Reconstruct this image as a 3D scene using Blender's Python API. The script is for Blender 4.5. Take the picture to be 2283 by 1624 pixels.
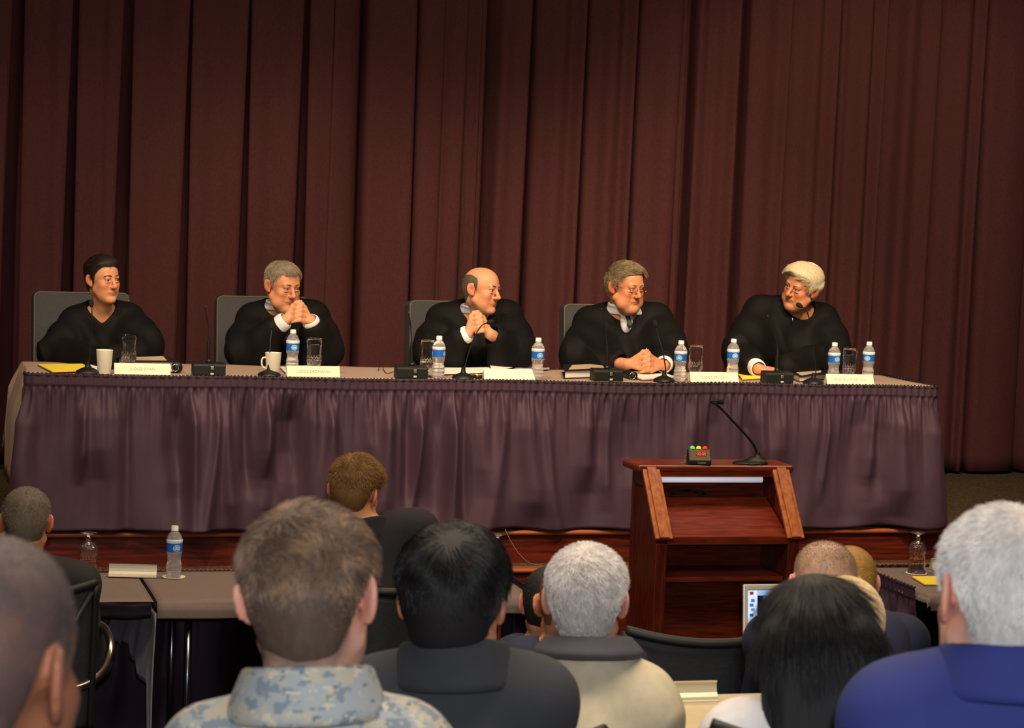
import bpy, bmesh, math, random
import numpy as np
from mathutils import Vector, Matrix

for o in list(bpy.data.objects):
    bpy.data.objects.remove(o)
scene = bpy.context.scene
COL = scene.collection
random.seed(4)
RNG = np.random.default_rng(7)

# ------------------------------------------------------------------ camera
IW, IH, FPX = 2283, 1624, 5000.0
YAW, PITCH, ROLL, CAMZ = 0.2735, 0.0793, 0.0383, 2.369
_f = np.array([math.sin(YAW)*math.cos(PITCH), math.cos(YAW)*math.cos(PITCH), -math.sin(PITCH)])
_r0 = np.array([math.cos(YAW), -math.sin(YAW), 0.0])
_d0 = np.cross(_f, _r0)
_c, _s = math.cos(ROLL), math.sin(ROLL)
CR, CD, CF = _c*_r0 - _s*_d0, _s*_r0 + _c*_d0, _f
CAM = np.array([0.0, 0.0, CAMZ])
camd = bpy.data.cameras.new('camera')
camd.sensor_fit = 'HORIZONTAL'
camd.sensor_width = 36.0
camd.lens = 36.0*FPX/IW
camd.clip_start, camd.clip_end = 0.1, 60
camd.dof.use_dof = True
camd.dof.focus_distance = 10.9
camd.dof.aperture_fstop = 12.0
cam = bpy.data.objects.new('camera', camd)
COL.objects.link(cam)
cam.matrix_world = Matrix(((CR[0], -CD[0], -CF[0], 0), (CR[1], -CD[1], -CF[1], 0), (CR[2], -CD[2], -CF[2], CAMZ), (0, 0, 0, 1)))
scene.camera = cam

# ------------------------------------------------------------------ world, exposure, large lights
world = bpy.data.worlds.new('hall')
scene.world = world
world.use_nodes = True
world.node_tree.nodes['Background'].inputs[0].default_value = (1.0, 0.86, 0.74, 1)
world.node_tree.nodes['Background'].inputs[1].default_value = 0.016
scene.view_settings.view_transform = 'Standard'
scene.view_settings.look = 'None'
scene.view_settings.gamma = 1.0
scene.view_settings.exposure = 0.0
scene.view_settings.use_curve_mapping = False

def spot(name, loc, target, power, color, angle=45, blend=0.6, radius=0.12):
    l = bpy.data.lights.new(name, 'SPOT')
    l.energy, l.color, l.spot_size, l.spot_blend, l.shadow_soft_size = power, color, math.radians(angle), blend, radius
    o = bpy.data.objects.new(name, l)
    COL.objects.link(o)
    o.location = loc
    o.rotation_euler = (Vector(target)-Vector(loc)).to_track_quat('-Z', 'Y').to_euler()
    return o

def area(name, loc, target, power, color, sx, sy):
    l = bpy.data.lights.new(name, 'AREA')
    l.energy, l.color, l.shape, l.size, l.size_y = power, color, 'RECTANGLE', sx, sy
    o = bpy.data.objects.new(name, l)
    COL.objects.link(o)
    o.location = loc
    o.rotation_euler = (Vector(target)-Vector(loc)).to_track_quat('-Z', 'Y').to_euler()
    return o

WARM = (1.0, 0.74, 0.48)
# stage fixtures hung in front of the stage, above the hall
spot('stage_spot', (-1.2, 7.2, 5.3), (1.3, 11.3, 1.5), 580, WARM, 42)
spot('stage_spot', (1.0, 7.0, 5.4), (2.5, 11.3, 1.6), 580, WARM, 40)
spot('stage_spot', (3.0, 7.0, 5.4), (3.9, 11.3, 1.6), 600, WARM, 40)
spot('stage_spot', (4.6, 7.0, 5.4), (5.9, 11.8, 1.8), 900, WARM, 50)
# ceiling light panels above the audience and the front tables
area('ceiling_panel', (3.0, 8.6, 4.6), (3.0, 9.0, 0), 150, (1.0, 0.74, 0.5), 5.0, 0.8)
area('ceiling_panel', (1.4, 4.2, 4.7), (1.6, 4.6, 0), 175, (1.0, 0.80, 0.60), 4.0, 1.2)
# the photographer's flash, on the camera
spot('camera_flash', tuple(CAM + np.array([0.02, -0.06, 0.16])), tuple(CAM + CF*4), 285, (0.93, 0.96, 1.0), 60, 0.5, 0.035)

# ------------------------------------------------------------------ placing helpers (a pixel of the photo -> a point of the hall)
def ray(px, py):
    return (CR*(px-IW/2) + CD*(py-IH/2))/FPX + CF
def at_z(px, py, z):
    d = ray(px, py); return CAM + d*((z-CAMZ)/d[2])
def at_y(px, py, y):
    d = ray(px, py); return CAM + d*(y/d[1])
def at_d(px, py, t):
    return CAM + ray(px, py)*t
def unit(v):
    v = np.asarray(v, float); return v/np.linalg.norm(v)

# ------------------------------------------------------------------ materials
def srgb(r, g, b):
    def f(c):
        c /= 255.0
        return c/12.92 if c <= 0.04045 else ((c+0.055)/1.055)**2.4
    return (f(r), f(g), f(b), 1.0)

_M = {}
def mat(name, rgb=(128, 128, 128), rough=0.6, metal=0.0, spec=0.5, var=0.0, vscale=20.0, vstretch=(1, 1, 1), bump=0.0, bscale=200.0,
        bstretch=(1, 1, 1), rgb2=None, sheen=0.0, coat=0.0, sss=0.0, attr=None, emit=None, estr=0.0, aniso=0.0):
    if name in _M: return _M[name]
    m = bpy.data.materials.new(name); m.use_nodes = True
    nt = m.node_tree; b = nt.nodes['Principled BSDF']
    b.inputs['Roughness'].default_value = rough
    b.inputs['Metallic'].default_value = metal
    b.inputs['Specular IOR Level'].default_value = spec
    b.inputs['Sheen Weight'].default_value = sheen; b.inputs['Sheen Tint'].default_value = srgb(*rgb)
    b.inputs['Coat Weight'].default_value = coat
    col = srgb(*rgb)
    b.inputs['Base Color'].default_value = col
    if sss:
        b.inputs['Subsurface Weight'].default_value = sss
        b.inputs['Subsurface Radius'].default_value = (0.012, 0.005, 0.003)
    tc = None
    def coords(stretch):
        nonlocal tc
        if tc is None: tc = nt.nodes.new('ShaderNodeTexCoord')
        mp = nt.nodes.new('ShaderNodeMapping'); mp.inputs['Scale'].default_value = stretch
        nt.links.new(tc.outputs['Object'], mp.inputs['Vector']); return mp.outputs['Vector']
    src = None
    if attr:
        a = nt.nodes.new('ShaderNodeAttribute'); a.attribute_name = attr; src = a.outputs['Color']
    if var or rgb2:
        n = nt.nodes.new('ShaderNodeTexNoise'); n.inputs['Scale'].default_value = vscale; n.inputs['Detail'].default_value = 4
        nt.links.new(coords(vstretch), n.inputs['Vector'])
        rp = nt.nodes.new('ShaderNodeMapRange'); rp.inputs[1].default_value = 0.3; rp.inputs[2].default_value = 0.7
        nt.links.new(n.outputs['Fac'], rp.inputs[0])
        mx = nt.nodes.new('ShaderNodeMix'); mx.data_type = 'RGBA'
        nt.links.new(rp.outputs[0], mx.inputs[0])
        if attr:
            mx.blend_type = 'MULTIPLY'
            nt.links.new(src, mx.inputs[6])
            mx.inputs[7].default_value = (1-var, 1-var, 1-var, 1)
        else:
            c2 = srgb(*rgb2) if rgb2 else tuple(c*(1-var) for c in col[:3])+(1,)
            mx.inputs[6].default_value = col; mx.inputs[7].default_value = c2
        src = mx.outputs[2]
    if src is not None: nt.links.new(src, b.inputs['Base Color'])
    if bump:
        n = nt.nodes.new('ShaderNodeTexNoise'); n.inputs['Scale'].default_value = bscale; n.inputs['Detail'].default_value = 3
        nt.links.new(coords(bstretch), n.inputs['Vector'])
        bp = nt.nodes.new('ShaderNodeBump'); bp.inputs['Strength'].default_value = bump; bp.inputs['Distance'].default_value = 0.004
        nt.links.new(n.outputs['Fac'], bp.inputs['Height']); nt.links.new(bp.outputs['Normal'], b.inputs['Normal'])
    if emit:
        b.inputs['Emission Color'].default_value = srgb(*emit); b.inputs['Emission Strength'].default_value = estr
    _M[name] = m
    return m

def glass(name, ior=1.45, rgb=(255, 255, 255), rough=0.0, tr=1.0):
    if name in _M: return _M[name]
    m = bpy.data.materials.new(name); m.use_nodes = True
    b = m.node_tree.nodes['Principled BSDF']
    b.inputs['Base Color'].default_value = srgb(*rgb); b.inputs['Roughness'].default_value = rough
    b.inputs['Transmission Weight'].default_value = tr; b.inputs['IOR'].default_value = ior
    _M[name] = m; return m

def hair_mat(name, ramp, rough=0.5):
    """strands: each strand takes its own tone from the ramp"""
    if name in _M: return _M[name]
    m = bpy.data.materials.new(name); m.use_nodes = True
    nt = m.node_tree; b = nt.nodes['Principled BSDF']
    b.inputs['Roughness'].default_value = rough; b.inputs['Specular IOR Level'].default_value = 0.35
    hi = nt.nodes.new('ShaderNodeHairInfo'); cr = nt.nodes.new('ShaderNodeValToRGB')
    el = cr.color_ramp.elements
    while len(el) < len(ramp): el.new(0.5)
    for i, c in enumerate(ramp):
        el[i].position = i/(len(ramp)-1); el[i].color = srgb(*sorted(ramp, key=sum)[i])
    tc = nt.nodes.new('ShaderNodeTexCoord'); n = nt.nodes.new('ShaderNodeTexNoise'); n.inputs['Scale'].default_value = 34; n.inputs['Detail'].default_value = 3
    nt.links.new(tc.outputs['Object'], n.inputs['Vector'])
    a = nt.nodes.new('ShaderNodeMath'); a.operation = 'MULTIPLY'; a.inputs[1].default_value = 0.5; nt.links.new(hi.outputs['Random'], a.inputs[0])
    c = nt.nodes.new('ShaderNodeMath'); c.operation = 'MULTIPLY_ADD'; c.inputs[1].default_value = 1.5; c.inputs[2].default_value = -0.5; nt.links.new(n.outputs['Fac'], c.inputs[0])
    d = nt.nodes.new('ShaderNodeMath'); d.operation = 'ADD'; d.use_clamp = True; nt.links.new(a.outputs[0], d.inputs[0]); nt.links.new(c.outputs[0], d.inputs[1])
    nt.links.new(d.outputs[0], cr.inputs[0]); nt.links.new(cr.outputs[0], b.inputs['Base Color'])
    _M[name] = m; return m

# ------------------------------------------------------------------ objects
def tag(o, label=None, cat=None, group=None, kind=None):
    if label: o['label'] = label
    if cat: o['category'] = cat
    if group: o['group'] = group
    if kind: o['kind'] = kind
    return o
def thing(name, label, cat, loc=(0, 0, 0), rz=0.0, group=None):
    o = bpy.data.objects.new(name, None); COL.objects.link(o)
    o.empty_display_size = 0.1
    o.location = tuple(float(c) for c in loc); o.rotation_euler = (0, 0, rz)
    return tag(o, label, cat, group)
def link(name, me, m, parent=None, label=None):
    o = bpy.data.objects.new(name, me); COL.objects.link(o)
    if m is not None and me is not None:
        for mm in (m if isinstance(m, (list, tuple)) else [m]): me.materials.append(mm)
    if parent is not None: o.parent = parent
    if label: o['label'] = label
    return o
def np_mesh(name, V, F, smooth=True):
    me = bpy.data.meshes.new(name)
    V = np.ascontiguousarray(V, dtype=np.float32); F = np.ascontiguousarray(F, dtype=np.int32)
    n = F.shape[1]
    me.vertices.add(len(V)); me.vertices.foreach_set('co', V.ravel())
    me.loops.add(F.size); me.loops.foreach_set('vertex_index', F.ravel())
    me.polygons.add(len(F)); me.polygons.foreach_set('loop_start', np.arange(0, F.size, n, dtype=np.int32))
    me.polygons.foreach_set('use_smooth', np.full(len(F), smooth))
    me.update(calc_edges=True); me.validate()
    return me
def bm_mesh(name, bm, smooth=False, recalc=True):
    me = bpy.data.meshes.new(name)
    if recalc: bmesh.ops.recalc_face_normals(bm, faces=bm.faces)
    bm.to_mesh(me); bm.free()
    if smooth:
        me.polygons.foreach_set('use_smooth', np.full(len(me.polygons), True)); 
    me.update()
    return me
def sharp(me, ang=35):
    try: me.set_sharp_from_angle(angle=math.radians(ang))
    except Exception: pass
    return me
def dup(root, loc, rz=None, label=None, group=None):
    r = root.copy(); COL.objects.link(r); r.location = tuple(float(c) for c in loc)
    if rz is not None: r.rotation_euler = (r.rotation_euler[0], r.rotation_euler[1], rz)
    if label: r['label'] = label
    if group: r['group'] = group
    for ch in list(root.children):
        c = ch.copy(); COL.objects.link(c); c.parent = r
        for g in list(ch.children):
            d = g.copy(); COL.objects.link(d); d.parent = c
    return r

# ------------------------------------------------------------------ bmesh shapes
def b_box(bm, c, s, bev=0.0, seg=2, rot=None):
    g = bmesh.ops.create_cube(bm, size=1.0)
    vs = g['verts']
    bmesh.ops.scale(bm, vec=s, verts=vs)
    if bev:
        es = list({e for v in vs for e in v.link_edges})
        r = bmesh.ops.bevel(bm, geom=es, offset=bev, segments=seg, profile=0.5, affect='EDGES')
        vs = list({v for f in r['faces'] for v in f.verts} | {v for v in vs if v.is_valid})
    if rot is not None: bmesh.ops.rotate(bm, cent=(0, 0, 0), matrix=rot, verts=vs)
    bmesh.ops.translate(bm, vec=c, verts=vs)
    return vs
def box_mesh(c, s, bev=0.0, seg=2, rot=None):
    bm = bmesh.new(); b_box(bm, c, s, bev, seg, rot); return bm_mesh('box', bm)
def b_prism(bm, pts, x0, x1, axis='x'):
    """polygon pts in the plane across the axis, extruded from x0 to x1"""
    def P(t, p): return (t, p[0], p[1]) if axis == 'x' else ((p[0], t, p[1]) if axis == 'y' else (p[0], p[1], t))
    a = [bm.verts.new(P(x0, p)) for p in pts]; b = [bm.verts.new(P(x1, p)) for p in pts]
    n = len(pts)
    bm.faces.new(a); bm.faces.new(b[::-1])
    for i in range(n): bm.faces.new((a[i], b[i], b[(i+1) % n], a[(i+1) % n]))
def prism_mesh(pts, x0, x1, axis='x', bev=0.0):
    bm = bmesh.new(); b_prism(bm, pts, x0, x1, axis)
    if bev: bmesh.ops.bevel(bm, geom=list(bm.edges), offset=bev, segments=2, profile=0.5, affect='EDGES')
    return bm_mesh('prism', bm)
def b_tube(bm, pts, r, n=10, cap=True):
    pts = [Vector(p) for p in pts]
    rs = r if isinstance(r, (list, tuple)) else [r]*len(pts)
    rings = []; up = None
    for i, p in enumerate(pts):
        t = (pts[min(i+1, len(pts)-1)]-pts[max(i-1, 0)]).normalized()
        if up is None:
            up = Vector((0, 0, 1)) if abs(t.z) < 0.9 else Vector((1, 0, 0))
        a = t.cross(up).normalized(); b = a.cross(t).normalized(); up = b
        rings.append([bm.verts.new(p + (a*math.cos(2*math.pi*k/n) + b*math.sin(2*math.pi*k/n))*rs[i]) for k in range(n)])
    for i in range(len(rings)-1):
        for k in range(n):
            bm.faces.new((rings[i][k], rings[i][(k+1) % n], rings[i+1][(k+1) % n], rings[i+1][k]))
    if cap:
        bm.faces.new(rings[0][::-1]); bm.faces.new(rings[-1])
def tube_mesh(pts, r, n=10):
    bm = bmesh.new(); b_tube(bm, pts, r, n); return bm_mesh('tube', bm, True)
def smooth_path(pts, n=8):
    P = [np.array(p, float) for p in pts]; P = [2*P[0]-P[1]] + P + [2*P[-1]-P[-2]]
    out = []
    for i in range(1, len(P)-2):
        for k in range(n):
            t = k/n
            out.append(0.5*((2*P[i]) + (P[i+1]-P[i-1])*t + (2*P[i-1]-5*P[i]+4*P[i+1]-P[i+2])*t*t + (3*P[i]-P[i-1]-3*P[i+1]+P[i+2])*t**3))
    out.append(P[-2]); return [tuple(p) for p in out]
def lathe_mesh(prof, n=32, ribs=None, closed=True, sm=True):
    """prof: (r, z) from bottom to top; ribs: fn(angle, z, r) -> r"""
    V, F = [], []
    m = len(prof)
    for (r, z) in prof:
        for k in range(n):
            a = 2*math.pi*k/n
            rr = ribs(a, z, r) if ribs else r
            V.append((rr*math.cos(a), rr*math.sin(a), z))
    for i in range(m-1):
        for k in range(n):
            F.append((i*n+k, i*n+(k+1) % n, (i+1)*n+(k+1) % n, (i+1)*n+k))
    me = bpy.data.meshes.new('lathe')
    faces = [tuple(f) for f in F]
    if closed:
        if prof[0][0] > 1e-5: faces.append(tuple(range(n-1, -1, -1)))
        if prof[-1][0] > 1e-5: faces.append(tuple((m-1)*n+k for k in range(n)))
    me.from_pydata(V, [], faces)
    me.polygons.foreach_set('use_smooth', np.full(len(me.polygons), sm)); me.update()
    return sharp(me, 50)
def text_child(name, body, size, parent, loc, rot, m, align='CENTER', ext=0.0004):
    c = bpy.data.curves.new(name, 'FONT'); c.body = body; c.size = size; c.extrude = ext
    c.align_x = align; c.align_y = 'CENTER'
    tmp = bpy.data.objects.new(name, c); COL.objects.link(tmp)
    bpy.context.view_layer.update()
    me = bpy.data.meshes.new_from_object(tmp.evaluated_get(bpy.context.evaluated_depsgraph_get()))
    bpy.data.objects.remove(tmp)
    me.materials.clear(); me.materials.append(m)
    o = bpy.data.objects.new(name, me); COL.objects.link(o)
    o.parent = parent; o.location = loc; o.rotation_euler = rot
    return o

# ------------------------------------------------------------------ smooth solids: distance fields meshed with surface nets
def smin(a, b, k):
    if k <= 0: return np.minimum(a, b)
    h = np.maximum(k-np.abs(a-b), 0)/k
    return np.minimum(a, b) - h*h*k*0.25
class Vox:
    def __init__(s, lo, hi, h):
        s.lo = np.array(lo, float); s.h = h
        s.n = np.ceil((np.array(hi)-s.lo)/h).astype(int)+1
        s.D = np.full(s.n, 0.25, np.float32)
    def win(s, lo, hi):
        a = np.clip(np.floor((np.asarray(lo)-s.lo)/s.h).astype(int), 0, s.n); b = np.clip(np.ceil((np.asarray(hi)-s.lo)/s.h).astype(int)+1, 0, s.n)
        if np.any(b <= a): return None, None
        g = [(s.lo[i]+s.h*np.arange(a[i], b[i])).astype(np.float32) for i in range(3)]
        X, Y, Z = np.meshgrid(*g, indexing='ij', sparse=True)
        return (slice(a[0], b[0]), slice(a[1], b[1]), slice(a[2], b[2])), (X, Y, Z)
    def put(s, sl, d, k, sub=False):
        s.D[sl] = -smin(-s.D[sl], d, k) if sub else smin(s.D[sl], d, k)
    def ell(s, c, r, R=None, k=0.01, sub=False):
        c = np.asarray(c, float); r = np.asarray(r, float)*np.ones(3); m = r.max()*1.05+k+3*s.h+0.012
        sl, g = s.win(c-m, c+m)
        if sl is None: return
        X, Y, Z = g[0]-c[0], g[1]-c[1], g[2]-c[2]
        if R is None: u, v, w = X, Y, Z
        else:
            u = X*R[0, 0]+Y*R[1, 0]+Z*R[2, 0]; v = X*R[0, 1]+Y*R[1, 1]+Z*R[2, 1]; w = X*R[0, 2]+Y*R[1, 2]+Z*R[2, 2]
        k0 = np.sqrt((u/r[0])**2+(v/r[1])**2+(w/r[2])**2); k1 = np.sqrt((u/r[0]**2)**2+(v/r[1]**2)**2+(w/r[2]**2)**2)+1e-9
        s.put(sl, (k0*(k0-1)/k1).astype(np.float32), k, sub)
    def cap(s, a, b, ra, rb=None, k=0.01, sub=False):
        a = np.asarray(a, float); b = np.asarray(b, float); rb = ra if rb is None else rb
        m = max(ra, rb)+k+3*s.h+0.012
        sl, g = s.win(np.minimum(a, b)-m, np.maximum(a, b)+m)
        if sl is None: return
        X, Y, Z = g[0]-a[0], g[1]-a[1], g[2]-a[2]
        d = b-a; L = max(float(d@d), 1e-12)
        t = np.clip((X*d[0]+Y*d[1]+Z*d[2])/L, 0, 1)
        dist = np.sqrt((X-t*d[0])**2+(Y-t*d[1])**2+(Z-t*d[2])**2)-(ra+(rb-ra)*t)
        s.put(sl, dist.astype(np.float32), k, sub)
    def path(s, pts, rs, k=0.01, sub=False):
        for i in range(len(pts)-1): s.cap(pts[i], pts[i+1], rs[i], rs[i+1], k, sub)
    def slab(s, c, half, R, rnd=0.005, k=0.01, sub=False):
        c = np.asarray(c, float); half = np.asarray(half, float); m = np.linalg.norm(half)+rnd+k+3*s.h
        sl, g = s.win(c-m, c+m)
        if sl is None: return
        X, Y, Z = g[0]-c[0], g[1]-c[1], g[2]-c[2]
        q = [np.abs(X*R[0, i]+Y*R[1, i]+Z*R[2, i])-(half[i]-rnd) for i in range(3)]
        out = np.sqrt(sum(np.maximum(a, 0)**2 for a in q)); ins = np.minimum(np.maximum(np.maximum(q[0], q[1]), q[2]), 0)
        s.put(sl, (out+ins-rnd).astype(np.float32), k, sub)
    def grid(s):
        g = [(s.lo[i]+s.h*np.arange(s.n[i])).astype(np.float32) for i in range(3)]
        return np.meshgrid(*g, indexing='ij', sparse=True)
    def nets(s):
        D = s.D; D[0] = D[-1] = 0.1; D[:, 0] = D[:, -1] = 0.1; D[:, :, 0] = D[:, :, -1] = 0.1
        S = D < 0
        c = np.zeros(tuple(n-1 for n in D.shape), np.uint8)
        offs = [(i, j, k) for i in (0, 1) for j in (0, 1) for k in (0, 1)]
        for (i, j, k) in offs: c += S[i:D.shape[0]-1+i, j:D.shape[1]-1+j, k:D.shape[2]-1+k]
        act = (c > 0) & (c < 8)
        I = np.argwhere(act)
        idx = np.full(c.shape, -1, np.int32); idx[act] = np.arange(len(I))
        val = np.stack([D[I[:, 0]+o[0], I[:, 1]+o[1], I[:, 2]+o[2]] for o in offs], 1)
        P = np.zeros((len(I), 3)); N = np.zeros(len(I))
        O = np.array(offs, float)
        for a in range(8):
            for b in range(a+1, 8):
                if np.abs(O[a]-O[b]).sum() != 1: continue
                va, vb = val[:, a], val[:, b]; m = (va < 0) != (vb < 0)
                t = (va[m]/(va[m]-vb[m]))[:, None]
                P[m] += O[a]+(O[b]-O[a])*t; N[m] += 1
        V = (I+P/N[:, None])*s.h+s.lo
        Q = []
        for ax in range(3):
            sl0 = [slice(None)]*3; sl1 = [slice(None)]*3
            sl0[ax] = slice(0, -1); sl1[ax] = slice(1, None)
            A, B = S[tuple(sl0)], S[tuple(sl1)]
            E = np.argwhere(A != B)
            u, v = (ax+1) % 3, (ax+2) % 3
            E = E[(E[:, u] > 0) & (E[:, v] > 0) & (E[:, u] < D.shape[u]-1) & (E[:, v] < D.shape[v]-1)]
            def cell(du, dv):
                q = E.copy(); q[:, u] -= du; q[:, v] -= dv; return idx[q[:, 0], q[:, 1], q[:, 2]]
            q = np.stack([cell(1, 1), cell(0, 1), cell(0, 0), cell(1, 0)], 1)
            ins = A[E[:, 0], E[:, 1], E[:, 2]]
            q[~ins] = q[~ins][:, ::-1]
            Q.append(q)
        return V, np.concatenate(Q)
def relax(V, F, it=1, lam=0.5):
    for _ in range(it):
        S = np.zeros_like(V); C = np.zeros(len(V))
        for a, b in ((0, 1), (1, 2), (2, 3), (3, 0)):
            for x, y in ((a, b), (b, a)):
                np.add.at(S, F[:, x], V[F[:, y]]); np.add.at(C, F[:, x], 1)
        V = V+lam*(S/np.maximum(C, 1)[:, None]-V)
    return V
class Noise:
    """smooth pseudo noise: a sum of random waves"""
    def __init__(s, seed, scale, n=14):
        g = np.random.default_rng(seed); s.k = g.normal(size=(n, 3)); s.k /= np.linalg.norm(s.k, axis=1)[:, None]
        s.k *= (np.asarray(scale)*g.uniform(0.5, 1.6, (n, 1))); s.p = g.uniform(0, 6.28, n); s.n = n
    def __call__(s, X, Y, Z):
        o = 0
        for k, p in zip(s.k, s.p): o = o+np.sin(X*k[0]+Y*k[1]+Z*k[2]+p)
        return o/math.sqrt(s.n)

# ================================================================== materials of the place
M_CURT = mat('curtain_velvet', (76, 42, 43), 0.85, var=0.22, vscale=110, vstretch=(1, 1, 0.5), bump=0.25, bscale=420, sheen=0.1, spec=0.15)
M_STAGECARPET = mat('stage_carpet', (92, 78, 58), 0.95, rgb2=(38, 33, 28), vscale=90, bump=0.8, bscale=160, spec=0.1)
M_FLOOR = mat('hall_carpet', (62, 54, 50), 0.95, rgb2=(34, 30, 30), vscale=60, bump=0.5, bscale=200, spec=0.1)
M_WALL = mat('wall_paint', (70, 60, 54), 0.8, var=0.1)
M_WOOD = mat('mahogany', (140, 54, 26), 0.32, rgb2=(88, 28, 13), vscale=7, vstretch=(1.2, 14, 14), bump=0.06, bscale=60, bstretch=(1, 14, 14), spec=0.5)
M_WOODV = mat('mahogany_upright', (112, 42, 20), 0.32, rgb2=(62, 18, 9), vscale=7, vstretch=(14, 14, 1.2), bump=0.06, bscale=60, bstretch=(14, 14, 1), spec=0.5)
M_WOODL = mat('mahogany_arm_sheen', (198, 118, 62), 0.3, rgb2=(150, 74, 34), vscale=5, vstretch=(10, 10, 1.5), spec=0.6)  # lectern arms: same mahogany, specular sheen painted into the colour as pale tan
M_STAGEW = mat('stage_mahogany', (104, 38, 22), 0.3, rgb2=(52, 16, 11), vscale=5, vstretch=(0.8, 10, 12), bump=0.06, bscale=40, bstretch=(1, 12, 12), spec=0.5)
M_SATIN = mat('plum_satin', (72, 52, 66), 0.6, var=0.14, vscale=25, vstretch=(1, 1, 0.4), bump=0.12, bscale=300, sheen=0.15, spec=0.25)
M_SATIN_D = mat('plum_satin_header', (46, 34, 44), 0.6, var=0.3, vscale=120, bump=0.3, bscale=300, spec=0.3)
M_LINEN = mat('mauve_linen', (168, 146, 132), 0.9, var=0.08, vscale=60, bump=0.15, bscale=500, spec=0.2)
M_LINEN2 = mat('grey_linen', (128, 114, 108), 0.9, var=0.08, vscale=60, bump=0.15, bscale=500, spec=0.2)
M_BLACKCLOTH = mat('black_drape', (34, 26, 32), 0.8, var=0.2, spec=0.2)
M_TABLE = mat('table_laminate', (120, 100, 82), 0.5)
M_STEEL = mat('steel_tube', (150, 150, 155), 0.25, metal=1.0)
M_BLACKM = mat('black_metal', (22, 22, 23), 0.45, spec=0.4)
M_BLACKP = mat('black_plastic', (26, 27, 26), 0.5, spec=0.4)
M_CHROME = mat('chrome', (205, 196, 176), 0.2, metal=1.0)

# ================================================================== setting
STZ, TZ, LZ = 0.67, 1.41, 0.74          # stage floor, top of the table on stage, top of the tables in the hall
YF, YB, XA, XB = 10.57, 11.25, 0.643, 5.26
def struct(name, me, m):
    o = link(name, me, m); o['kind'] = 'structure'; return o
struct('floor', box_mesh((2.5, 5.4, -0.05), (14, 14.9, 0.1)), M_FLOOR)
struct('wall_back', box_mesh((3, 13.35, 2.3), (15, 0.1, 5.2)), M_WALL)
struct('floor_1', box_mesh((4, 12.0, STZ-0.06), (13, 2.6, 0.12)), M_STAGECARPET)
# stepped seating for the audience
for n, (y0, y1, z) in enumerate([(4.85, 6.05, 0.20), (3.85, 4.85, 0.35), (3.0, 3.85, 0.50), (2.2, 3.0, 0.66), (-0.6, 2.2, 0.80)]):
    struct('floor_%d' % (n+2), box_mesh((2.5, (y0+y1)/2, z/2), (14, y1-y0, z)), M_FLOOR)

# stage front: upper riser with its nosing, one carpeted step, lower riser
YE = 10.568
struct('trim_1', box_mesh((4, YE+0.105, (STZ+0.49)/2-0.006), (13, 0.19, STZ-0.49)), M_STAGEW)
def nosing(name, y, z, hgt=0.026, out=0.016):
    pts = [(y+0.05, z-hgt), (y-0.002, z-hgt)]+[(y-0.002-out*math.sin(a), z-hgt/2-hgt/2*math.cos(a)) for a in np.linspace(0.1, math.pi-0.1, 8)]+[(y, z), (y+0.05, z)]
    return struct(name, prism_mesh(pts, -2.5, 10.5), M_NOSE)
M_NOSE = mat('mahogany_nosing', (150, 80, 48), 0.28, spec=0.6)
nosing('trim_2', YE+0.006, STZ+0.002)
struct('floor_7', box_mesh((4, YE-0.065, 0.495), (13, 0.15, 0.02)), M_STAGECARPET)
nosing('trim_3', YE-0.135, 0.507)
struct('trim_4', box_mesh((4, YE-0.04, 0.2425), (13, 0.18, 0.483)), M_STAGEW)

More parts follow.
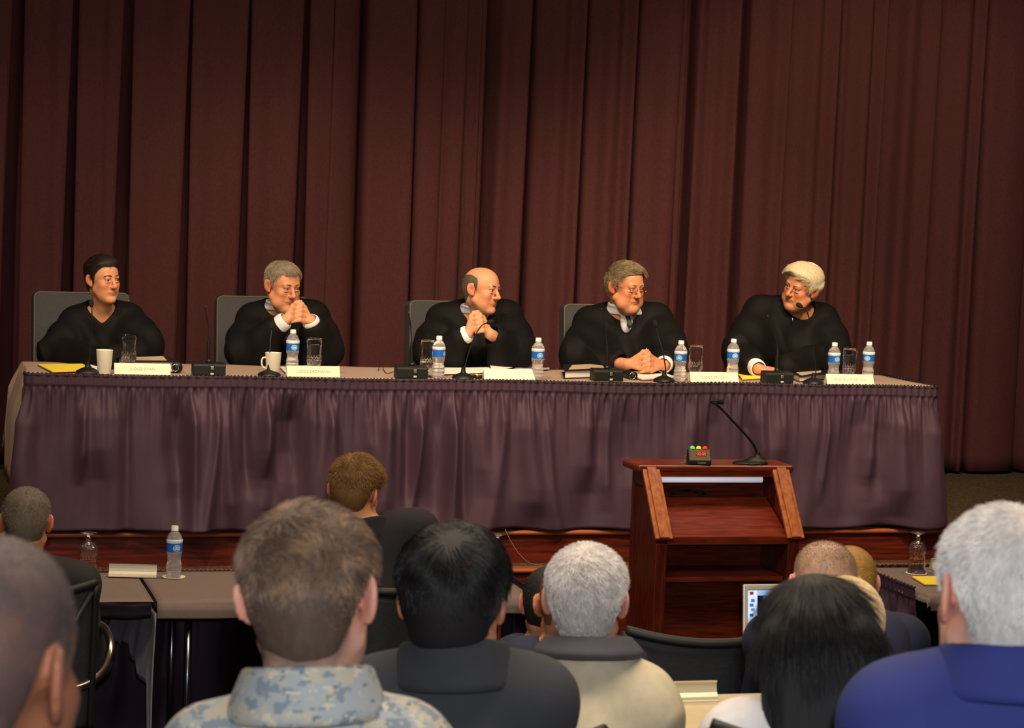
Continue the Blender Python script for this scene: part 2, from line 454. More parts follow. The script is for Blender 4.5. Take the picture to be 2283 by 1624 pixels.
# ------------------------------------------------------------------ the stage curtain
def build_curtain():
    Yc = 12.72
    def X(px): return float(at_y(px, 280, Yc)[0])
    pts = []                                   # (x, depth, lean) ; lean: metres the fold edge wanders per metre of drop
    def P(x, y, l=0.0): pts.append((x, y, l))
    P(-2.2, 0); 
    for gx in np.arange(-1.9, 0.4, 0.34):
        P(gx-0.02, 0); P(gx-0.02, 0.1); P(gx+0.05, 0.1); P(gx+0.05, 0)
    for a, b in ((17, 50), (153, 172), (267, 295), (415, 427), (546, 558), (668, 687)):
        xa, xb = X(a), X(b)
        P(xa-0.06, -0.012); P(xa-0.008, -0.006, -0.018); P(xa+0.0, 0.012, -0.018); P(xa-0.02, 0.05, -0.015); P(xa-0.035, 0.17, 0)
        P((xa+xb)/2, 0.23); P(xb+0.03, 0.18); P(xb+0.012, 0.05); P(xb, 0.012, 0.002); P(xb+0.008, -0.002, 0.002); P(xb+0.05, -0.006)
        P(xb+0.13, 0.006)
    seq = [(742, -0.01), (776, 0.012), (796, 0.05), (804, 0.10), (811, 0.13), ('e', 814, 0.0), (850, -0.012), (900, -0.008), (919, 0.0), (922, 0.05), (925, 0.12), (930, 0.10), ('e', 932, 0.0),
           (975, -0.01), (985, 0.006), (1000, -0.012), (1026, -0.024), ('e', 1030, 0.0), (1032, 0.03), (1046, 0.03), (1063, 0.012), (1067, 0.03), (1078, 0.04), (1083, 0.13), (1090, 0.11), (1100, 0.05),
           (1115, -0.012), (1140, 0.0), (1169, -0.012), (1173, 0.02), (1178, 0.06), (1187, 0.12), (1194, 0.05), (1215, 0.02), (1243, -0.01), (1268, 0.015), (1290, -0.022), (1294, 0.0), (1297, 0.10), (1305, 0.10),
           (1312, 0.03), (1335, 0.02), (1360, -0.02), (1385, 0.018), (1405, -0.018), (1409, 0.0), (1411, 0.09), (1420, 0.10), (1427, 0.03), (1455, 0.02), (1486, -0.018), (1508, -0.01), (1514, 0.03), (1526, 0.03),
           (1531, 0.09), (1543, 0.10), (1547, 0.02), (1554, -0.012), (1575, 0.012), (1590, 0.0), (1615, 0.012), (1636, -0.022), (1640, 0.0), (1643, 0.10), (1660, 0.11), (1666, 0.03), (1672, 0.0), (1700, -0.012),
           (1730, 0.014), (1752, -0.014), (1757, 0.03), (1785, 0.03), (1813, -0.01), (1834, 0.016), (1857, -0.02), (1861, 0.0), (1863, 0.08), (1869, 0.08), (1876, 0.02), (1896, 0.03), (1927, -0.016), (1943, 0.02),
           (1963, -0.02), (1968, 0.02), (1975, 0.07), (2000, 0.06), (2020, -0.01), (2050, 0.02), (2082, -0.01), (2088, 0.03), (2110, 0.035), (2144, -0.014), (2165, 0.02), (2182, -0.016), (2186, 0.01), (2188, 0.09),
           (2194, 0.08), (2200, 0.0), (2230, -0.012), (2265, -0.015), (2300, 0.02), (2315, 0.07), (2340, 0.0), (2420, -0.01), (2440, 0.1), (2460, 0.0)]
    for q in seq:
        if q[0] == 'e': q = q[1:]
        P(X(q[0]), q[1]*1.15, -0.012 if q[1] < 0 else 0.0)
    x0 = pts[-1][0]
    for k in range(9): P(x0+0.17*(k+1), -0.02+0.07*(k % 2))
    A = smooth_path(pts, 5); A = np.array(A)
    zs = np.concatenate([np.linspace(0.0, 1, 42)])
    z0, z1 = 0.695, 4.7
    n, m = len(A), len(zs)
    nz = Noise(5, (2.2, 2.2, 0.9)); hem = Noise(9, (3, 3, 3))
    V = np.zeros((m, n, 3)); 
    for i, t in enumerate(zs):
        z = z0+(z1-z0)*t
        d = 3.0-z
        V[i, :, 0] = A[:, 0]+A[:, 2]*d+0.006*nz(A[:, 0], A[:, 1], z)
        V[i, :, 1] = Yc+A[:, 1]*(1.0+0.10*d)+0.010*nz(A[:, 0]*0.6+9, A[:, 1], z*1.2)
        V[i, :, 2] = z + (0.008*hem(A[:, 0], 0, 0) if i == 0 else 0)
    idx = np.arange(m*n).reshape(m, n)
    F = np.stack([idx[:-1, :-1], idx[:-1, 1:], idx[1:, 1:], idx[1:, :-1]], -1).reshape(-1, 4)
    o = link('stage_curtain', np_mesh('stage_curtain', V.reshape(-1, 3), F), M_CURT)
    md = o.modifiers.new('thickness', 'SOLIDIFY'); md.thickness = 0.004; md.offset = 1
    tag(o, 'dark maroon stage curtain hanging in deep pleats across the whole stage', 'curtain')
build_curtain()

# ------------------------------------------------------------------ gathered skirts
def skirt(name, path, ztop, zbot, label, group, m, seed, nfold, head=0.05, amp=1.0, dens=260):
    g = np.random.default_rng(seed)
    path = np.array(path, float)
    seg = np.linalg.norm(np.diff(path, axis=0), axis=1); L = seg.sum(); cum = np.concatenate([[0], np.cumsum(seg)])
    nu = int(L*dens); u = np.linspace(0, L, nu); nv = 64
    px = np.interp(u, cum, path[:, 0]); py = np.interp(u, cum, path[:, 1])
    tx, ty = np.gradient(px), np.gradient(py); tl = np.hypot(tx, ty); tx, ty = tx/tl, ty/tl
    for _ in range(6):
        tx = np.convolve(np.pad(tx, 4, 'edge'), np.ones(9)/9, 'valid'); ty = np.convolve(np.pad(ty, 4, 'edge'), np.ones(9)/9, 'valid')
    nx, ny = ty, -tx
    H = ztop-zbot
    V = np.zeros((nv, nu, 3))
    vv = np.concatenate([np.linspace(0, head/H, 12)[:-1], np.linspace(head/H, 1, nv-11)])
    folds = [(g.uniform(0, L), g.uniform(0.025, 0.075), g.uniform(0.018, 0.055)*g.choice([1, 1, -0.9]), g.uniform(0.03, 0.5), g.uniform(-0.10, 0.10), g.uniform(0.35, 1.3)) for _ in range(nfold)]
    ph = np.cumsum(g.uniform(0.6, 1.4, nu))*(L/nu)*2*math.pi/0.034
    ph2 = np.cumsum(g.uniform(0.5, 1.5, nu))*(L/nu)*2*math.pi/0.062
    wav = Noise(seed+50, (6, 6, 6)); big = Noise(seed+70, (16, 16, 4))
    for i, v in enumerate(vv):
        d = np.zeros(nu); hv = v-head/H
        if hv > 0:
            fine = np.exp(-hv*9)*min(1, hv*40)
            d += 0.009*np.sin(ph)*fine + 0.012*np.sin(ph2)*np.exp(-hv*7)*min(1, hv*16)
            for (c, w, a, v0, dr, ve) in folds:
                if hv < v0*0.15: continue
                t = min(1, (hv-v0*0.15)/0.18)*(1 if hv < ve else max(0, 1-(hv-ve)*5))
                cc = c+dr*hv*hv; ww = w*(0.6+0.9*hv)
                x = (u-cc)/ww
                d += a*amp*t*np.exp(-x*x)*(1+0.25*np.tanh(1.6*x))
            d += 0.010*amp*big(u, 0.3*hv*0, hv*2)*min(1, hv*3)
            d += 0.028*hv*amp
        else:
            d += 0.003*np.sin(ph*0.9)+0.004*(1 if 0.15 < v*H/head < 0.95 else 0)
        zz = ztop-v*H+0.004*wav(u, 0, 0)*(1-v)
        if i == 0: zz = zz+0.006+0.0035*np.sin(ph*1.9+1); d += 0.002
        if i == 1: d += 0.006+0.003*np.sin(ph*0.8)
        if i >= nv-2: zz = zz+0.005*wav(u*2, 3, 0)
        V[i, :, 0] = px+nx*(0.012+d); V[i, :, 1] = py+ny*(0.012+d); V[i, :, 2] = zz
    idx = np.arange(nv*nu).reshape(nv, nu)
    F = np.stack([idx[:-1, :-1], idx[1:, :-1], idx[1:, 1:], idx[:-1, 1:]], -1).reshape(-1, 4)
    me = np_mesh(name, V.reshape(-1, 3), F)
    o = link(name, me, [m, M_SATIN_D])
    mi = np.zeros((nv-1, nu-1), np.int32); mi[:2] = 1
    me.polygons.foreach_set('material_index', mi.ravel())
    md = o.modifiers.new('thickness', 'SOLIDIFY'); md.thickness = 0.0015; md.offset = -1
    tag(o, label, 'table skirt', group); return o

skirt('table_skirt', [(XA-0.004, YF+0.05), (XA-0.004, YF+0.02), (XA+0.02, YF), (XB-0.02, YF), (XB, YF+0.02), (XB+0.0, YB)], TZ+0.004, STZ+0.012,
      'long plum satin gathered skirt hanging from the table on the stage', None, M_SATIN, 11, 80, head=0.052)

def plain_table(name, x0, x1, y0, y1, ztop, zf, label, legs):
    t = thing(name, label, 'table', ((x0+x1)/2, (y0+y1)/2, zf))
    L = t.location
    o = link('tabletop', box_mesh((0, 0, ztop-0.02-zf), (x1-x0-0.02, y1-y0-0.02, 0.03), 0.006), M_TABLE, t)
    for lx in legs:
        for ly in (y0+0.07, y1-0.07):
            o = link('leg', tube_mesh([(lx-L[0], ly-L[1], 0.0), (lx-L[0], ly-L[1], ztop-zf-0.03)], 0.014, 12), M_STEEL, t)
    return t
plain_table('banquet_table', XA, XB, YF+0.02, YB, TZ, STZ, 'long table on the stage, hidden under its mauve cloth and plum skirt', (XA+0.2, 2.3, 3.5, XB-0.2))

def sheet_mesh(rows, thick=0.0025):
    """rows: list of equally long point rows"""
    m, n = len(rows), len(rows[0]); V = np.array(rows).reshape(-1, 3)
    idx = np.arange(m*n).reshape(m, n)
    F = np.stack([idx[:-1, :-1], idx[:-1, 1:], idx[1:, 1:], idx[1:, :-1]], -1).reshape(-1, 4)
    return np_mesh('sheet', V, F)
def cloth(name, x0, x1, y0, y1, z, label, m, front=None, left=None, back=0.2, right=None, group=None, nx=90, curl=0.03, seed=3, sx=0.0):
    """a cloth lying on a table top and hanging over its edges; front/left/... give how far it hangs"""
    g = Noise(seed, (9, 9, 9))
    def prof(a0, a1, h0, h1, n):
        """positions across one direction: list of (coordinate, drop)"""
        out = []
        if h0:
            for t in np.linspace(1, 0, 9)[:-1]: out.append((a0-0.012-curl*min(1, t*3)*(0.6+0.4*t), -h0*t-0.010))
            out.append((a0-0.008, -0.004))
        for t in np.linspace(0, 1, n): out.append((a0+(a1-a0)*t, 0))
        if h1:
            out.append((a1+0.008, -0.004))
            for t in np.linspace(0, 1, 9)[1:]: out.append((a1+0.012+curl*min(1, t*3)*(0.6+0.4*t), -h1*t-0.010))
        return out
    px = prof(x0, x1, left, right, nx); py = prof(y0, y1, front, back, 14)
    rows = []
    for (y, dy) in py:
        r = []
        for (x, dx) in px:
            d = min(dx, dy) if not (dx < 0 and dy < 0) else max(dx, dy)*0.5+min(dx, dy)*0.6
            w = 0.0015*g(x, y, 0)*(1 if d == 0 else 3)
            r.append((x+(0.006*g(y*2, d, 1) if dx < 0 else 0), y+(0.006*g(x*1.5, d, 2) if dy < 0 else 0), z+0.0035+d+w))
        rows.append(r)
    o = link(name, sheet_mesh(rows), m)
    md = o.modifiers.new('thickness', 'SOLIDIFY'); md.thickness = 0.002; md.offset = 0
    tag(o, label, 'tablecloth', group); return o
cloth('tablecloth', XA+0.012, XB-0.012, YF+0.012, YB, TZ, 'mauve linen cloth covering the long table on the stage, hanging down at its left end', M_LINEN, left=0.52, back=0.25, nx=120, curl=0.075)

# ------------------------------------------------------------------ the lower tables in front of the stage
LY0, LY1 = 8.45, 9.09
plain_table('folding_table', -0.6, 1.0, LY0, LY1, LZ, 0, 'grey draped table at the far left in front of the stage', (-0.4,))
plain_table('folding_table', 1.0, 2.5, LY0, LY1, LZ, 0, 'grey draped table in front of the stage between the left table and the lectern', (1.14, 2.36))
plain_table('folding_table', 4.19, 6.0, LY0-0.06, LY1-0.06, LZ, 0, 'grey draped table in front of the stage to the right of the lectern', (4.36, 5.8))
cloth('tablecloth', -0.6, 0.995, LY0, LY1, LZ, 'grey linen cloth on the far left lower table, beside the seam', M_LINEN2, front=None, back=0.05, nx=40, curl=0.008, seed=5)
cloth('tablecloth', 1.008, 2.495, LY0, LY1, LZ, 'grey linen cloth with a short front overhang, on the lower table right of the seam', M_LINEN2, front=0.05, back=0.05, nx=50, curl=0.012, seed=6)
cloth('tablecloth', 4.19, 6.0, LY0-0.06, LY1-0.06, LZ, 'grey linen cloth on the lower table right of the lectern', M_LINEN2, front=0.05, left=0.02, back=0.05, nx=50, curl=0.012, seed=8)
# the cloth hanging between the two left tables, its hem ragged
def hanging():
    rows = []; ys = np.linspace(LY0-0.012, LY1-0.02, 26); g = Noise(31, (14, 14, 14))
    for t in np.linspace(0, 1, 16):
        r = []
        for y in ys:
            q = (y-LY0)/(LY1-LY0)
            zb = 0.02 if q < 0.035 else (0.42 if q < 0.28 else (0.47 if q < 0.45 else (0.52 if q < 0.60 else 0.50)))
            z = 0.70+(zb-0.70)*t
            r.append((1.002-0.13*q*(0.35+0.65*t)-0.012*t+0.004*g(y*2, z, 0), y, z))
        rows.append(r)
    o = link('tablecloth', sheet_mesh(rows), mat('slate_cloth', (165, 160, 172), 0.9, var=0.1, spec=0.2))
    md = o.modifiers.new('thickness', 'SOLIDIFY'); md.thickness = 0.002
    tag(o, 'slate grey cloth panel hanging with a ragged hem below the seam of the left tables', 'tablecloth')
hanging()
skirt('table_skirt', [(-0.6, LY1+0.02), (2.48, LY1+0.02)][::-1], LZ+0.002, 0.01, 'dark plum skirt seen from behind under the two left tables', None, M_SATIN, 21, 60, amp=0.8, dens=160)
skirt('table_skirt', [(2.505, LY1-0.02), (2.505, LY0+0.06)][::-1], LZ+0.012, 0.01, 'plum ruffled skirt on the right end of the table left of the lectern', None, M_SATIN, 22, 16, dens=220)
skirt('table_skirt', [(4.178, LY1-0.10), (4.178, LY0+0.02)], LZ+0.012, 0.01, 'plum ruffled skirt on the left end of the table right of the lectern', None, M_SATIN, 23, 16, dens=220)
skirt('table_skirt', [(4.2, LY1-0.04), (6.0, LY1-0.04)][::-1], LZ+0.002, 0.01, 'dark skirt seen from behind under the table right of the lectern', None, M_BLACKCLOTH, 24, 40, amp=0.8, dens=160)
def header():
    rows = []; g = Noise(41, (20, 20, 20))
    for t in np.linspace(0, 1, 5):
        rows.append([(x, LY0-0.012-0.004*g(x*2, t, 0), LZ+0.004-0.055*t+0.004*g(x, 0, 3)) for x in np.linspace(-0.6, 0.985, 90)])
    o = link('table_skirt', sheet_mesh(rows), M_BLACKCLOTH)
    md = o.modifiers.new('thickness', 'SOLIDIFY'); md.thickness = 0.004
    tag(o, 'narrow black skirt header along the near edge of the far left table', 'table skirt')
header()

# ------------------------------------------------------------------ lectern
def build_lectern():
    x0, x1, y0, d = 3.145, 3.797, 8.86, 0.36
    w = x1-x0; t = thing('lectern', 'mahogany lectern with sloped side arms, standing before the stage', 'lectern', (x0, y0, 0))
    th = 0.054; zf, zt = 0.915, 1.165
    for s, xa in ((0, 0.0), (1, w-th)):
        pts = [(0.0, 0.0), (0.0, zf), (0.19, zt), (d-0.02, zt), (d-0.02, 0.0)]
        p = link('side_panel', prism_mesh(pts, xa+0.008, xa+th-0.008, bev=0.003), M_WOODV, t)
        # raised frame on the outer face of the panel
        bm = bmesh.new(); xo = xa if s == 0 else xa+th
        xx = (xo, xo+0.012) if s == 0 else (xo-0.012, xo)
        b_prism(bm, [(0.0, 0.0), (0.0, zf-0.01), (0.05, zf+0.045), (0.05, 0.0)], *xx)
        b_prism(bm, [(d-0.055, 0.0), (d-0.055, zt), (d-0.02, zt), (d-0.02, 0.0)], *xx)
        b_prism(bm, [(0.05, zf+0.045), (0.19, zt), (d-0.05, zt), (d-0.05, zt-0.06), (0.20, zt-0.06), (0.05, zf-0.045)], *xx)
        b_prism(bm, [(0.05, 0.0), (0.05, 0.10), (d-0.05, 0.10), (d-0.05, 0.0)], *xx)
        link('frame', bm_mesh('frame', bm), M_WOODV, p)
        bm = bmesh.new()                       # the moulded arm on the slope
        xc = xa+th/2
        for (hw, z0, z1) in ((th/2+0.012, 0.0, 0.016), (th/2-0.006, 0.016, 0.026)):
            n = np.array([-(zt-zf), 0.19]); n = n/np.linalg.norm(n)
            a = np.array([-0.02, zf-0.012]); b = np.array([0.19, zt+0.012])
            b_prism(bm, [tuple(a+n*z0), tuple(b+n*z0), tuple(b+n*z1), tuple(a+n*z1)], xc-hw, xc+hw)
        bmesh.ops.bevel(bm, geom=list(bm.edges), offset=0.003, segments=2, profile=0.5, affect='EDGES')
        link('arm', bm_mesh('arm', bm), M_WOODL, t)
        link('front_post', box_mesh((xa+th/2, 0.012, (zf-0.03)/2), (th-0.004, 0.028, zf-0.03), 0.003), M_WOODV, t)
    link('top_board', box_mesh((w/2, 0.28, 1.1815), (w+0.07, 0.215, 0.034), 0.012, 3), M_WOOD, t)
    link('apron', box_mesh((w/2, 0.185, 1.158), (w-2*th, 0.016, 0.022), 0.002), M_WOOD, t)
    link('back_panel', box_mesh((w/2, d-0.03, 0.585), (w-2*th+0.02, 0.02, 1.16), 0.0), M_WOOD, t)
    a, b = (0.0, 0.915), (0.27, 1.045)
    link('reading_desk', prism_mesh([(a[0], a[1]-0.03), (a[0], a[1]), (a[0]+0.008, a[1]+0.004), b, (b[0], b[1]-0.02), (a[0]+0.02, a[1]-0.035)], th-0.002, w-th+0.002, bev=0.002), M_WOOD, t)
    link('desk_lip', box_mesh((w/2, -0.002, 0.899), (w-2*th+0.01, 0.014, 0.036), 0.003), M_WOOD, t)
    link('shelf', box_mesh((w/2, 0.18, 0.725), (w-2*th+0.004, 0.30, 0.022), 0.003), M_WOOD, t)
    link('base', box_mesh((w/2, 0.17, 0.04), (w-2*th+0.004, 0.32, 0.08), 0.002), M_WOOD, t)
    lt = link('reading_lamp', box_mesh((w/2-0.008, 0.225, 1.152), (0.50, 0.05, 0.024), 0.004), M_BLACKP, t)
    link('lamp_tube', tube_mesh([(w/2-0.252, 0.20, 1.134), (w/2+0.222, 0.20, 1.134)], 0.0148, 14), mat('lamp_tube', (240, 240, 250), 0.4, emit=(220, 225, 245), estr=0.42), lt)
    return t
LECT = build_lectern()

# ================================================================== things on the tables
TT = TZ+0.0065                       # cloth surface on the stage table
LT = LZ+0.0065
M_GLASS = glass('clear_glass', 1.5)
M_PET = glass('clear_plastic', 1.2, tr=0.82)
M_WATER = glass('water', 1.33, tr=0.985)
M_WHITE = mat('white_plastic', (240, 238, 230), 0.45)
M_CUP = mat('paper_cup', (236, 230, 205), 0.7)
M_CARD = mat('cream_card', (245, 236, 205), 0.7)
M_PAPER = mat('white_paper', (240, 236, 226), 0.8)
M_YELLOW = mat('yellow_paper', (250, 226, 70), 0.75)
M_LABEL = mat('blue_label', (28, 104, 200), 0.35)
M_LABELW = mat('label_white', (236, 242, 250), 0.35)
M_LABELC = mat('label_pale', (150, 208, 238), 0.35)
M_INK = mat('grey_ink', (184, 176, 166), 0.8)
M_BINDER = mat('black_vinyl', (28, 28, 30), 0.35, spec=0.5)
M_MAROONBOARD = mat('red_brown_board', (120, 52, 26), 0.6)
M_OLIVE = mat('olive_label', (92, 88, 60), 0.6)

def on_table(px, py, z=TT, y0=YF+0.05, y1=YB-0.03):
    p = at_z(px, py, z)
    y = min(max(p[1], y0), y1)
    if y != p[1]:
        q = at_y(px, py, y); p = np.array([q[0], y, z])
    return p

# ------------------------------------------------------------------ water bottle
def make_bottle():
    t = thing('water_bottle', '', 'bottle')
    prof = [(0.0, 0.004), (0.018, 0.0), (0.026, 0.001), (0.0305, 0.008), (0.0315, 0.020), (0.0300, 0.024), (0.0315, 0.029), (0.0315, 0.038), (0.0298, 0.042), (0.0312, 0.047), (0.0308, 0.056), (0.0288, 0.060),
            (0.0282, 0.066), (0.0268, 0.074), (0.0272, 0.080), (0.0290, 0.088), (0.0320, 0.098), (0.0325, 0.102), (0.0318, 0.104), (0.0318, 0.142), (0.0325, 0.145), (0.0325, 0.152), (0.0300, 0.163), (0.0235, 0.175),
            (0.0160, 0.184), (0.0125, 0.188), (0.0122, 0.192)]
    link('bottle_body', lathe_mesh(prof, 36), M_PET, t)
    wp = [(0.0, 0.006)]+[(max(r-0.0016, 0.001), z+0.002) for r, z in prof[1:22]]+[(0.0, 0.164)]
    link('water', lathe_mesh(wp, 36), M_WATER, t)
    cp = [(0.0, 0.189), (0.0150, 0.189), (0.0150, 0.193), (0.0142, 0.194), (0.0142, 0.205), (0.0130, 0.2075), (0.0, 0.2075)]
    link('cap', lathe_mesh(cp, 30, ribs=lambda a, z, r: r*(1+0.02*math.cos(30*a)) if r > 0.01 else r), M_WHITE, t)
    lb = link('label', lathe_mesh([(0.0322, 0.106), (0.0324, 0.106), (0.0324, 0.139), (0.0322, 0.139)], 40, closed=False), M_LABEL, t)
    link('label_stripe', lathe_mesh([(0.0323, 0.140), (0.0331, 0.141), (0.0331, 0.152), (0.0318, 0.1555)], 40, closed=False), M_LABELW, t)
    def patch(name, a0, aw, zc, zh, r, m, n=14, pw=2.0):
        V, F = [], []
        K = 24
        V.append((r*math.cos(a0), r*math.sin(a0), zc))
        for ring in (0.5, 1.0):
            for k in range(K):
                th = 2*math.pi*k/K; c, s = math.cos(th), math.sin(th)
                x = aw*ring*math.copysign(abs(c)**(2/pw), c); z = zh*ring*math.copysign(abs(s)**(2/pw), s)
                V.append((r*math.cos(a0+x), r*math.sin(a0+x), zc+z))
        F = [(0, 1+k, 1+(k+1) % K) for k in range(K)]+[(1+k, 1+K+k, 1+K+(k+1) % K, 1+(k+1) % K) for k in range(K)]
        me = bpy.data.meshes.new(name); me.from_pydata(V, [], F); me.update()
        return link(name, me, m, lb)
    patch('emblem', -math.pi/2, 0.50, 0.1215, 0.0135, 0.0327, M_LABELC)
    patch('emblem_center', -math.pi/2, 0.34, 0.1205, 0.0095, 0.0330, mat('label_mid', (70, 150, 215), 0.4))
    # small white marks like lines of lettering
    for dz, aw in ((0.0285, 0.20), (0.0245, 0.26), (0.0205, 0.30)):
        patch('lettering', -math.pi/2, aw, 0.1005+dz-0.004, 0.0012, 0.0332, M_LABELW, pw=6)
    patch('emblem', math.pi*0.62, 0.42, 0.1215, 0.0125, 0.0327, M_LABELW, pw=6)
    return t
BOT = make_bottle()
BOTG = 'water bottles with blue labels'
bots = [  # px, py of the base, z, turn, label
    (651, 829, TT, 20, 'blue-labelled water bottle behind the second nameplate, between mug and glass'),
    (976, 851, TT, 70, 'blue-labelled water bottle right behind the goblet that is a third full'),
    (1197, 852, TT, 20, 'blue-labelled water bottle at the right end of the blank nameplate'),
    (1515, 853, TT, -20, 'blue-labelled water bottle just right of the judge with the wristwatch'),
    (1632, 845, TT, 15, 'blue-labelled water bottle by the yellow pad, left of the leaning judge'),
    (1857, 853, TT, 25, 'blue-labelled water bottle just left of the last glass on the stage table'),
    (1934, 850, TT, -25, 'rightmost water bottle on the stage table'),
    (387, 1287, LT+0.003, 25, 'water bottle on a round coaster on the grey lower table'),
]
for i, (px, py, z, a, lab) in enumerate(bots):
    p = on_table(px, py, z, YF+(0.13 if px == 651 or px > 1800 else 0.06)) if z == TT else at_z(px, py, z)
    o = BOT if i == 0 else dup(BOT, p)
    o.location = tuple(p); o.rotation_euler = (0, 0, math.radians(a-14)); o['label'] = lab; o['group'] = BOTG

# ------------------------------------------------------------------ cut glass goblets
def make_goblet(level):
    t = thing('goblet', '', 'goblet')
    def ribs(a, z, r):
        if 0.043 < z < 0.115 and r > 0.0195:
            k = min(1, (0.115-z)/0.03); q = abs(math.cos(8*a+z*60)) * abs(math.cos(8*a-z*60)) if z < 0.085 else abs(math.cos(8*a))
            return r*(1-0.10*k*q)
        return r
    foot = [(0.0, 0.0), (0.033, 0.0), (0.0345, 0.0015), (0.033, 0.003), (0.020, 0.006), (0.009, 0.010), (0.0065, 0.015), (0.0095, 0.021), (0.0115, 0.026), (0.0085, 0.032), (0.0100, 0.037)]
    bowl = [(0.020, 0.041), (0.029, 0.047), (0.0345, 0.056), (0.0370, 0.068), (0.0366, 0.082), (0.0352, 0.096), (0.0345, 0.110), (0.0352, 0.130), (0.0375, 0.160), (0.0390, 0.176), (0.0388, 0.1785)]
    inner = [(0.0374, 0.177), (0.0355, 0.158), (0.0333, 0.130), (0.0326, 0.110), (0.0332, 0.096), (0.0345, 0.082), (0.0348, 0.070), (0.0322, 0.058), (0.024, 0.050), (0.0, 0.047)]
    rz = np.linspace(0.041, 0.1785, 64); bowl = [(float(np.interp(z, [q[1] for q in bowl], [q[0] for q in bowl])), float(z)) for z in rz]
    b = link('bowl', lathe_mesh([(0.0, 0.039), (0.010, 0.039)]+bowl+inner, 96, ribs=ribs, closed=False), M_GLASS, t)
    link('stem', lathe_mesh(foot+[(0.0, 0.0372)], 40), M_GLASS, t)
    if level:
        w = [(0.0, 0.0478)]+[(r-0.0004, z+0.0003) for r, z in inner[::-1][1:] if z < level]
        rr = np.interp(level, [q[1] for q in inner[::-1]], [q[0] for q in inner[::-1]])-0.0004
        link('water', lathe_mesh(w+[(rr, level), (0.0, level)], 64), M_WATER, t)
    return t
gobs = [
    (286, 834, 0.150, 'cut-glass goblet nearly full of water behind the leftmost nameplate'),
    (699, 845, 0.148, 'nearly full cut-glass goblet right of the second judge\'s bottle'),
    (951, 848, 0.085, 'cut-glass goblet a third full of water, left of the third judge\'s bottle'),
    (1549, 852, 0.080, 'cut-glass goblet half full, right of the bottle beside the judge with the wristwatch'),
    (1891, 856, 0.145, 'cut-glass goblet nearly full, between the two rightmost bottles'),
]
for px, py, lev, lab in gobs:
    t = make_goblet(lev); t.location = tuple(on_table(px, py, TT, YF+0.125)); t['label'] = lab; t['group'] = 'cut glass goblets'
def coaster(p, lab):
    o = link('coaster', lathe_mesh([(0.0, 0.0), (0.047, 0.0), (0.047, 0.002), (0.0, 0.002)], 40), mat('coaster_card', (246, 236, 190), 0.8))
    o.location = tuple(p); tag(o, lab, 'coaster', 'paper coasters')
UPG = make_goblet(0)
for i, (px, py, lab, cl) in enumerate([(196, 1288, 'upside-down goblet on a coaster on the far left lower table', 'paper coaster under the upside-down goblet on the left table'),
                                       (2043, 1279, 'upside-down goblet on a coaster on the table right of the lectern', 'paper coaster under the upside-down goblet on the right table'),
                                       (1106, 1287, 'upside-down goblet almost hidden behind the person in charcoal', None)]):
    p = at_z(px, py, LT)
    o = UPG if i == 0 else dup(UPG, p)
    o.location = (p[0], p[1], p[2]+0.0025+0.1785); o.rotation_euler = (math.pi, 0, 0); o['label'] = lab; o['group'] = 'cut glass goblets'
    coaster(p, cl or 'paper coaster under the goblet behind the person in charcoal')
coaster(at_z(387, 1287, LT), 'paper coaster under the water bottle on the lower table')

# ------------------------------------------------------------------ cups
def cup(px, py, lab, handle):
    p = on_table(px, py); t = thing('mug' if handle else 'paper_cup', lab, 'cup', p)
    pr = [(0.0, 0.0), (0.029, 0.0), (0.031, 0.004), (0.0385, 0.105), (0.0395, 0.111), (0.0385, 0.112), (0.0365, 0.108), (0.030, 0.012), (0.0, 0.010)]
    link('cup_body', lathe_mesh(pr, 40), M_CUP, t)
    if handle:
        pts = smooth_path([(-0.033, -0.004, 0.088), (-0.052, -0.006, 0.084), (-0.056, -0.006, 0.060), (-0.048, -0.005, 0.040), (-0.031, -0.004, 0.034)], 6)
        link('handle', tube_mesh(pts, 0.0042, 10), M_CUP, t)
    return t
cup(232, 838, 'white paper cup beside the microphone in front of the leftmost judge', False)
cup(608, 838, 'white mug with a handle behind the microphone of the second judge', True)

# ------------------------------------------------------------------ nameplates
def nameplate(px0, px1, pyt, pyb, text, lab, size=0.021, turn=0.0):
    a, b = on_table(px0, pyb), on_table(px1, pyb)
    y = YF+0.03; a = at_y(px0, pyb, y); b = at_y(px1, pyb, y)
    w = b[0]-a[0]; h = 0.051
    t = thing('nameplate', lab, 'nameplate', ((a[0]+b[0])/2, y, TT), turn, 'white tent nameplates on the stage table')
    bm = bmesh.new()
    b_prism(bm, [(0.0, 0.0), (0.022, h), (0.0235, h), (0.0025, 0.0)], -w/2, w/2)
    link('front_panel', bm_mesh('card', bm), M_CARD, t)
    bm = bmesh.new(); b_prism(bm, [(0.048, 0.0), (0.0235, h), (0.022, h), (0.0455, 0.0)], -w/2, w/2)
    link('back_panel', bm_mesh('card', bm), M_CARD, t)
    if text: text_child('lettering', text, size, t, (0.0, 0.0098, 0.0245), (math.atan2(h, 0.022), 0, 0), M_INK)
NP = 'white tent nameplate '
nameplate(255, 380, 816, 842, 'JUDGE RYAN', NP+'before the leftmost judge', 0.0205)
nameplate(640, 758, 823, 847, 'JUDGE ERDMANN', NP+'of the second judge, by the bottle and goblet', 0.0205)
nameplate(1080, 1193, 828, 850, '', NP+'with no readable writing, before the third judge from the left')
nameplate(1540, 1647, 832, 856, 'JUDGE STUCKY', NP+'between the goblet and the yellow pad, right of the judge with glasses', 0.0205)
nameplate(1844, 1949, 841, 861, 'SENIOR JUDGE COX', NP+'at the right end of the stage table', 0.0195)

